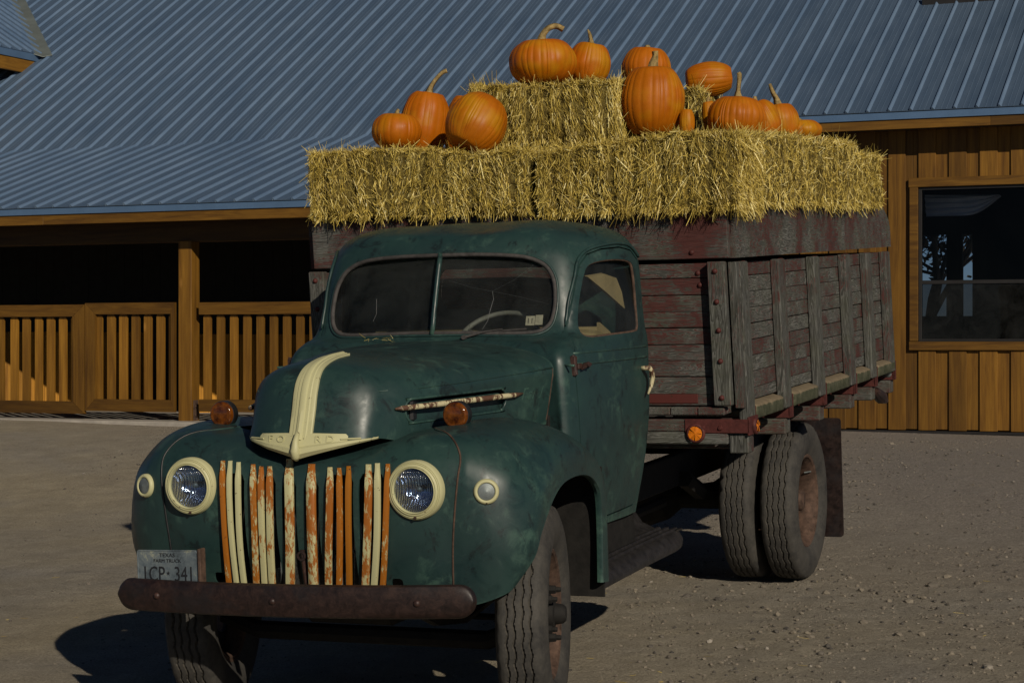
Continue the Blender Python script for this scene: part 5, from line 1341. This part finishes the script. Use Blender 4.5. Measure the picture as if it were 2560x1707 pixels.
for x in (1.01, 1.10): mb.lathe([(.0004, -.010), (.010, -.009), (.014, .0)], 6, 'y', (x, YF-.052, 1.082))
mb.build('sill_strap', REDST, truck)
def reflector(org, axis, r=.036):
    mb = MB(); mb.lathe([(r+.012, .004), (r+.012, -.006), (r+.002, -.012), (r, -.010)] if axis == 'y' else [(r+.012, -.004), (r+.012, .006), (r+.002, .012), (r, .010)], 32, axis, org); q = mb.build('side_marker', REDST, truck, smooth=True)
    mb = MB()
    for k in range(8):
        a0, a1 = k*math.pi/4, (k+1)*math.pi/4; h_ = .006 if k % 2 else .014; s_ = -1 if axis == 'y' else 1
        f_ = (lambda c_, s2, d_: (org[0]+c_, org[1]+s_*d_, org[2]+s2)) if axis == 'y' else (lambda c_, s2, d_: (org[0]+s_*d_, org[1]+c_, org[2]+s2))
        mb.add([f_(0, 0, .015), f_(r*math.cos(a0), r*math.sin(a0), h_), f_(r*math.cos((a0+a1)/2), r*math.sin((a0+a1)/2), h_), f_(r*math.cos(a1), r*math.sin(a1), h_)], [(0, 1, 2, 3)])
    mb.build('lens', REFL, q)
REFL = m_simple('orange_reflector', (.62, .17, .008), .3, 0, .3, 80)
reflector((.975, YF-.053, 1.055), 'y'); reflector((1.252, YF+.05, 1.085), 'x', .03)
# tail lamp and rear bits
mb = MB(); mb.lathe([(.0004, .03), (.045, .03), (.055, .015), (.055, -.03), (.0004, -.035)], 24, 'x', (1.15, 6.20, 1.10)); mb.build('tail_lamp', TIN, truck, smooth=True)
mb = MB(); mb.tube([(1.1, 6.0, .98), (1.12, 6.1, .93), (1.13, 6.2, .90)], [.03, .045, .02], 10); mb.tube([(.9, 5.9, 1.0), (1.1, 6.15, .96)], .012, 6); mb.build('rear_coupling', RUSTD, truck)
# mud flaps
for sx in (1, -1):
    mb = MB(); P = rrect(.52, .73, .02, 3, .855*sx, .535); mb.prism(P, lambda p, q, d: (p, d+.01*math.sin(q*5), q), 4.90, 4.912); mf = mb.build('mud_flap', FLAP, truck)
    mb = MB(); mb.box((min(.56*sx, 1.0*sx), 4.885, .885), (max(.56*sx, 1.0*sx), 4.93, .90), .003)
    mb.tube([(.96*sx, 4.90, .87), (.965*sx, 4.90, .93), (.955*sx, 4.90, .99), (.96*sx, 4.90, 1.05)], .012, 6); mb.build('flap_hanger', RUSTD, mf)
# hay fluff caught on the cowl
nb = 26; base = np.array([(rng.uniform(-.33, -.16), 1.285+rng.uniform(-.01, .01), 1.582+rng.uniform(0, .012)) for _ in range(nb)])
V_, F_ = blades(base, rng.normal(0, 1, (nb, 3))*np.array([1, .5, .35]), rng.uniform(.015, .045, nb), rng.uniform(.0006, .0012, nb)); straw_obj('caught_straw', V_, F_, np.repeat(rng.uniform(.5, 1, nb)[None], 2, 0).reshape(-1), [STRAW], parent=truck)
# ============================================================ STRAW BALES
def bale(lo, hi, label, n=7000, warp=None, order=.35, faces='-y+x-x+z', grp='straw bales stacked on the truck bed', sd=0, twist=0, hang=1.0):
    r = np.random.default_rng(100+sd)
    lo = np.array(lo, float); hi = np.array(hi, float); ce = (lo+hi)/2; h = (hi-lo)/2
    L = 0 if h[0] > h[1] else 1                 # long axis
    def shape(P):
        P = P.copy(); u = P/h
        # round the box a little, bulge between strings, flake grooves along the length
        rr = np.maximum(0, np.abs(u)-.80)/.20
        k = 1-.045*(rr[:, [1, 2, 0]]**2+rr[:, [2, 0, 1]]**2); P = P*k
        fl = np.sin(P[:, L]*2*np.pi/.115+sd*1.7+1.3*np.sin(P[:, L]*9+sd)); g = .009*fl-.016*np.clip(-fl-.7, 0, 1)*4
        for a in range(3):
            if a != L: P[:, a] += np.sign(u[:, a])*(np.abs(u[:, a])**6)*g
        nz_ = np.array([snoise(p, 5, sd*3.1) for p in P])*.026+np.array([snoise(p, 15, sd) for p in P])*.013
        P += (P/np.linalg.norm(P, axis=1)[:, None])*nz_[:, None]
        if warp is not None:
            t = (u[:, L]+1)/2; P[:, 2] += np.clip((u[:, 2]+1)/2, 0, 1.2)*np.interp(t, np.linspace(0, 1, len(warp)), warp)
        return P
    # core
    segs = [max(4, int(2*x/.035)) for x in h]
    V = []; F = []; idx = {}
    def vid(p):
        k = tuple(np.round(p, 5)); 
        if k not in idx: idx[k] = len(V); V.append(p)
        return idx[k]
    for a in range(3):
        b, c = [(1, 2), (2, 0), (0, 1)][a]
        for s in (-1, 1):
            for i in range(segs[b]):
                for j in range(segs[c]):
                    q = []
                    for (di, dj) in ((0, 0), (1, 0), (1, 1), (0, 1)):
                        p = np.zeros(3); p[a] = s*h[a]; p[b] = -h[b]+2*h[b]*(i+di)/segs[b]; p[c] = -h[c]+2*h[c]*(j+dj)/segs[c]; q.append(vid(p))
                    F.append(q if s > 0 else q[::-1])
    V = shape(np.array(V)*.975)
    B = []; D = []; 
    fs = {'-y': (1, -1), '+y': (1, 1), '-x': (0, -1), '+x': (0, 1), '+z': (2, 1)}
    use = [faces[i:i+2] for i in range(0, len(faces), 2)]
    ar = np.array([4*h[(fs[f][0]+1) % 3]*h[(fs[f][0]+2) % 3] for f in use]); wgt = ar/ar.sum()
    for f, wq in zip(use, wgt):
        a, s = fs[f]; b, c = (a+1) % 3, (a+2) % 3; m = int(n*wq*1.15)
        P = np.zeros((m, 3)); P[:, a] = s*h[a]*.985; P[:, b] = r.uniform(-h[b], h[b], m); P[:, c] = r.uniform(-h[c], h[c], m)
        nrm = np.zeros(3); nrm[a] = s
        d = r.normal(0, 1, (m, 3)); d[:, a] *= .35
        main = np.zeros(3); main[2 if a != 2 else (1-L)] = 1
        flk = np.sin(np.floor(P[:, L]/.115)*5.3+sd)*.28
        lean_ = np.zeros((m, 3)); lean_[:, L] = flk
        sgn = np.where(r.random(m) < .5, 1, -1)[:, None]
        d = d*order+(main+lean_)*sgn*(1-order*.35)
        d += nrm*np.abs(r.normal(.18, .22, m))[:, None]
        B.append(P); D.append(d)
    # stray stalks hanging from the lower edges and standing off the corners
    m = int(n*.07*hang)
    for (a, s) in ((1, -1), (0, 1)):
        P = np.zeros((m, 3)); P[:, a] = s*h[a]*.96; P[:, 1-a] = r.uniform(-h[1-a], h[1-a], m); P[:, 2] = -h[2]*r.uniform(.85, .99, m)
        d = r.normal(0, .45, (m, 3)); d[:, 2] -= 1.2; d[:, a] += s*.45; B.append(P); D.append(d)
    m = int(n*.06)
    for (a, s) in ((1, -1), (0, 1), (0, -1)):
        P = np.zeros((m, 3)); P[:, a] = s*h[a]*.97; P[:, 1-a] = r.uniform(-h[1-a], h[1-a], m); P[:, 2] = h[2]*r.uniform(.9, 1., m)
        d = r.normal(0, .6, (m, 3)); d[:, 2] += .6; d[:, a] += s*.5; B.append(P); D.append(d)
    B = shape(np.concatenate(B)); D = np.concatenate(D); m = len(B)
    D /= np.linalg.norm(D, axis=1)[:, None]
    Ls = np.where(r.random(m) < .08, r.uniform(.07, .15, m), r.uniform(.018, .062, m)); B -= D*(Ls*.35)[:, None]
    wd = r.uniform(.0016, .0042, m)
    V2, F2 = blades(B, D, Ls, wd)
    cl = np.array([snoise(p, 7, sd) for p in B])
    tn = np.clip(r.normal(.46, .24, m)+.30*cl, 0, 1); tn = np.repeat(tn[None], 2, 0).reshape(-1)
    o = straw_obj('straw_bale', V2, F2, tn, [SCORE, STRAW], (V, F))
    o.matrix_world = TM @ Matrix.Translation(Vector(ce)) @ Matrix.Rotation(R_(twist), 4, 'Z'); tag(o, label, 'straw bale', grp); return o
bale((-1.125, 2.27, 2.165), (.172, 2.80, 2.515), 'straw bale at the left end of the front row above the cab', 14000, [.0, .005, -.005, -.035, -.03], .40, '-y-x+z', sd=1)
bale((.165, 2.26, 2.145), (1.235, 2.80, 2.488), 'front row straw bale at the near corner of the bed behind the door', 14000, [-.035, .005, .03, .045, .03], .42, '-y+x+z', sd=2, hang=1.6)
bale((.70, 2.82, 2.168), (1.225, 3.96, 2.520), 'straw bale lengthwise along the side of the bed next to the front corner bale', 7000, [.02, .03, .03], .8, '-y+x+z', sd=3)
bale((.70, 3.98, 2.170), (1.235, 5.02, 2.525), 'straw bale along the bed side, second behind the corner, under the low pumpkin', 6500, [.03, .03, .03], .8, '-y+x+z', sd=4)
bale((.72, 5.05, 2.185), (1.222, 5.80, 2.505), 'lower straw bale at the rear end of the bed, nearest the barn siding', 6500, [.0, .01, .0], .8, '-y+x+z+y', sd=5)
bale((-.425, 2.84, 2.53), (.435, 3.36, 2.862), 'upper straw bale standing on the load under the largest round pumpkin', 11000, [.005, -.005, .0], .26, '-y+x-x+z', sd=6)
bale((-.40, 3.39, 2.545), (.72, 3.90, 2.835), 'upper straw bale whose end shows right of the tallest pumpkin', 6000, [.0, .0, .0], .6, '-y+x-x+z', sd=7)
bale((-1.13, 2.82, 2.165), (-.46, 3.95, 2.50), 'straw bale on the far side of the load behind the two leftmost pumpkins', 2500, None, .5, '-x+z', sd=8)
bale((-.44, 2.82, 2.165), (.68, 3.34, 2.525), 'straw bale in the lower layer directly beneath the upper bale of straw', 1800, None, .5, '-y+z', sd=9)
bale((-.44, 3.37, 2.165), (.68, 3.93, 2.535), 'straw bale in the lower layer beneath the rearmost upper bale', 900, None, .5, '+z+y', sd=10)
# ============================================================ PUMPKINS
def pumpkin(px0, px1, pyt, y, zb_, label, ribs=20, tilt=(0, 0, 0), stem=None, sd=0, hgt=None, squash=1.0, depth=.026, lump=.016, cz=None):
    """photo pixels of the left, right and top edge, on the truck plane y; resting on height zb_"""
    L_ = pix(px0, pyt, y); Rr = pix(px1, pyt, y)
    wpx = (px1-px0)/2; P0 = pix((px0+px1)/2, pyt, y)
    dist = ((TM @ P0)-Vector((0, 0, CAMZ))).y; rad = wpx*dist/5100
    H = hgt if hgt else (P0.z-zb_)
    c = Vector((P0.x, y, zb_+H/2)) if cz is None else Vector((P0.x, y, cz))
    ribs = int(ribs*1.2); NT, NP = ribs*8, 36; V = []; tn = []
    ph = sd*1.3
    rv = np.random.default_rng(sd+50); amp = rv.uniform(.55, 1.25, ribs)
    for i in range(NP+1):
        v = i/NP; a = math.pi*(v-.5); 
        for j in range(NT):
            th = 2*math.pi*j/NT+.10*math.sin(3*2*math.pi*j/NT+sd)+.05*math.sin(7*2*math.pi*j/NT+2*sd); f = (j % 8)/8; g_ = abs(math.sin(math.pi*f))**.55
            k = amp[(j//8) % ribs]
            rr = math.cos(a); zz = math.sin(a)
            # flattened ends with a dimple at the stem and the blossom end
            prof = abs(rr)**.80; 
            z = (zz+.02*snoise((math.cos(th), math.sin(th), sd), 1.5))*(1-.18*max(0, (abs(zz)-.86)/.14)**1.5*(1.2 if zz > 0 else .9))
            gd = (1-g_)*depth*k*(.35+.65*abs(rr)**.4)
            r_ = prof*(1-gd)
            n_l = lump*snoise((math.cos(th)*rr, math.sin(th)*rr, zz), 1.8, sd*2.7)*3
            r_ *= 1+n_l
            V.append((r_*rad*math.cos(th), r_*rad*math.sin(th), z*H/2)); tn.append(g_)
    F = []; tt = []
    for i in range(NP):
        for j in range(NT):
            j2 = (j+1) % NT; F.append((i*NT+j, i*NT+j2, (i+1)*NT+j2, (i+1)*NT+j)); tt.append((tn[i*NT+j]+tn[i*NT+j2])/2)
    me = bpy.data.meshes.new('pumpkin'); me.from_pydata(V, [], F); me.materials.append(PUMP)
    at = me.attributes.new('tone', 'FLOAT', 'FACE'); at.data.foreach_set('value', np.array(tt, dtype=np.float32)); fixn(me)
    me.polygons.foreach_set('use_smooth', [True]*len(F))
    o = bpy.data.objects.new('pumpkin', me); link(o)
    ti = Matrix.Rotation(R_(tilt[1]), 4, 'Y') @ Matrix.Rotation(R_(tilt[0]), 4, 'X') @ Matrix.Rotation(R_(tilt[2]+sd*37), 4, 'Z')
    # camera-facing frame: x to the right of the picture, y away, z up
    o.matrix_world = Matrix.Translation(TM @ c) @ ti
    tag(o, label, 'pumpkin', 'pumpkins on the straw bales')
    if stem:
        inv = (ti.to_3x3()).transposed(); zt_ = H/2*.80
        pts = [Vector((0, 0, zt_-.01))]; b0 = o.matrix_world @ Vector((0, 0, zt_))
        rs = [.034*rad/.15]
        for i, (dx, dy, dz, r_) in enumerate(stem):
            pts.append(o.matrix_world.inverted() @ (b0+Vector((dx, dy, dz)))); rs.append(r_)
        cp = cr(np.array([list(p)+[r_] for p, r_ in zip(pts, rs)]), 5)
        mb = MB(); n = 10; Vv = []; 
        up = None
        for i, q in enumerate(cp):
            p = Vector(q[:3]); d = (Vector(cp[min(i+1, len(cp)-1)][:3])-Vector(cp[max(i-1, 0)][:3])).normalized()
            if up is None: up = Vector((0, 1, 0))
            a = d.cross(up).normalized(); up = a.cross(d).normalized()
            for k in range(n):
                th = 2*math.pi*k/n+i*.06; rr = q[3]*(1.12 if k % 2 == 0 else .78); Vv.append(p+(a*math.cos(th)+up*math.sin(th))*rr)
        m = len(cp); Ff = [(i*n+k, i*n+(k+1) % n, (i+1)*n+(k+1) % n, (i+1)*n+k) for i in range(m-1) for k in range(n)]+[tuple((m-1)*n+k for k in range(n))]
        mb.add(Vv, Ff); s_ = mb.build('stem', STEM, o, smooth=True)
    return o
A = lambda x, y: (760+x/3.563, 140+y/3.563)
pumpkin(760+595/3.563, 760+1042/3.563, 140+502/3.563, 2.52, 2.525, 'small round pumpkin with a stub stem, farthest left on the straw', 18, (0, 3, 0), [(.0, 0, .022, .010), (.008, 0, .035, .009)], 1, lump=.006)
pumpkin(760+838/3.563, 760+1288/3.563, 140+290/3.563, 2.78, 2.48, 'tall lumpy pumpkin with a long stem leaning right, behind the smallest left pumpkin', 20, (0, 8, 0), [(.012, 0, .045, .014), (.04, 0, .09, .011), (.075, 0, .125, .010), (.10, 0, .135, .013)], 2, lump=.028)
pumpkin(760+1235/3.563, 760+1560/3.563, 140+330/3.563, 3.0, 2.50, 'half hidden pumpkin peeking out between the lumpy one and the leaning one', 18, (0, 10, 0), [(.02, 0, .035, .012), (.06, 0, .06, .010), (.11, 0, .075, .009)], 3)
pumpkin(760+1258/3.563, 760+1792/3.563, 140+322/3.563, 2.50, 2.475, 'big smooth pumpkin leaning to the left against the upper bale', 26, (-18, 28, 0), [(.0, .0, .02, .012), (.02, .02, .035, .010)], 4, depth=.018, lump=.016)
pumpkin(1240+155/5.2275, 1240+1052/5.2275, 40+292/5.2275, 3.02, 2.855, 'largest round pumpkin with a curled stem on top of the upper bale', 24, (0, -2, 0), [(.0, 0, .035, .019), (.03, 0, .075, .016), (.075, 0, .092, .015), (.115, 0, .075, .016)], 5, lump=.012)
pumpkin(1240+925/5.2275, 1240+1490/5.2275, 40+335/5.2275, 3.20, 2.855, 'pumpkin with a thin pointed stem just right of the largest pumpkin', 20, (0, 9, 0), [(-.004, 0, .03, .013), (-.012, 0, .065, .009), (-.022, 0, .09, .004)], 6, lump=.02)
pumpkin(1500+188/3.92, 1500+822/3.92, 80+310/3.92, 3.03, 2.545, 'tallest pumpkin standing upright on the front corner bale', 22, (0, 1, 0), [(.0, 0, .03, .026), (.012, 0, .075, .016), (.012, 0, .105, .017)], 7, lump=.010)
pumpkin(1500+205/3.92, 1500+690/3.92, 80+138/3.92, 3.52, 2.83, 'pumpkin standing behind the tallest one and rising above its stem', 20, (0, 4, 0), [(0, 0, .03, .012)], 8)
o9 = pumpkin(1500+890/3.92, 1500+1235/3.92, 80+305/3.92, 3.66, 2.80, 'pumpkin lying on its side at the right end of the upper bale', 22, (0, 86, 0), None, 9, hgt=.285, cz=2.895, lump=.01)
pumpkin(1500+1040/3.92, 1500+1625/3.92, 80+622/3.92, 3.15, 2.515, 'squat ribbed pumpkin with a tall straight stem in the right hand group', 26, (0, 4, 0), [(.002, 0, .04, .014), (.006, 0, .09, .011), (.008, 0, .13, .012), (.002, 0, .145, .010)], 10, depth=.036)
pumpkin(1500+1000/3.92, 1500+1165/3.92, 80+655/3.92, 3.32, 2.53, 'small pumpkin tucked behind the left side of the squat ribbed one', 16, (0, -10, 0), [(0, 0, .02, .010), (.01, 0, .03, .011)], 11)
pumpkin(1500+770/3.92, 1500+925/3.92, 80+742/3.92, 2.98, 2.54, 'smallest pumpkin peeking out at the right foot of the tallest pumpkin', 16, (0, 0, 0), None, 12)
pumpkin(1500+1400/3.92, 1500+1765/3.92, 80+655/3.92, 3.55, 2.52, 'pumpkin leaning right behind the squat ribbed one with a short stem', 20, (0, -24, 0), [(.0, 0, .03, .012), (.0, 0, .045, .010)], 13, lump=.02)
pumpkin(1500+1575/3.92, 1500+1950/3.92, 80+688/3.92, 3.85, 2.53, 'pumpkin with a thick stem tilting left, beside the low flat one at right', 20, (0, -6, 0), [(-.012, 0, .04, .016), (-.035, 0, .085, .012), (-.05, 0, .125, .008)], 14)
pumpkin(1500+1770/3.92, 1500+2172/3.92, 80+905/3.92, 3.95, 2.56, 'low flat pumpkin farthest right on the straw', 18, (0, -4, 0), [(-.02, 0, .02, .010), (-.045, 0, .045, .007)], 15, hgt=.125, lump=.02, cz=2.60)
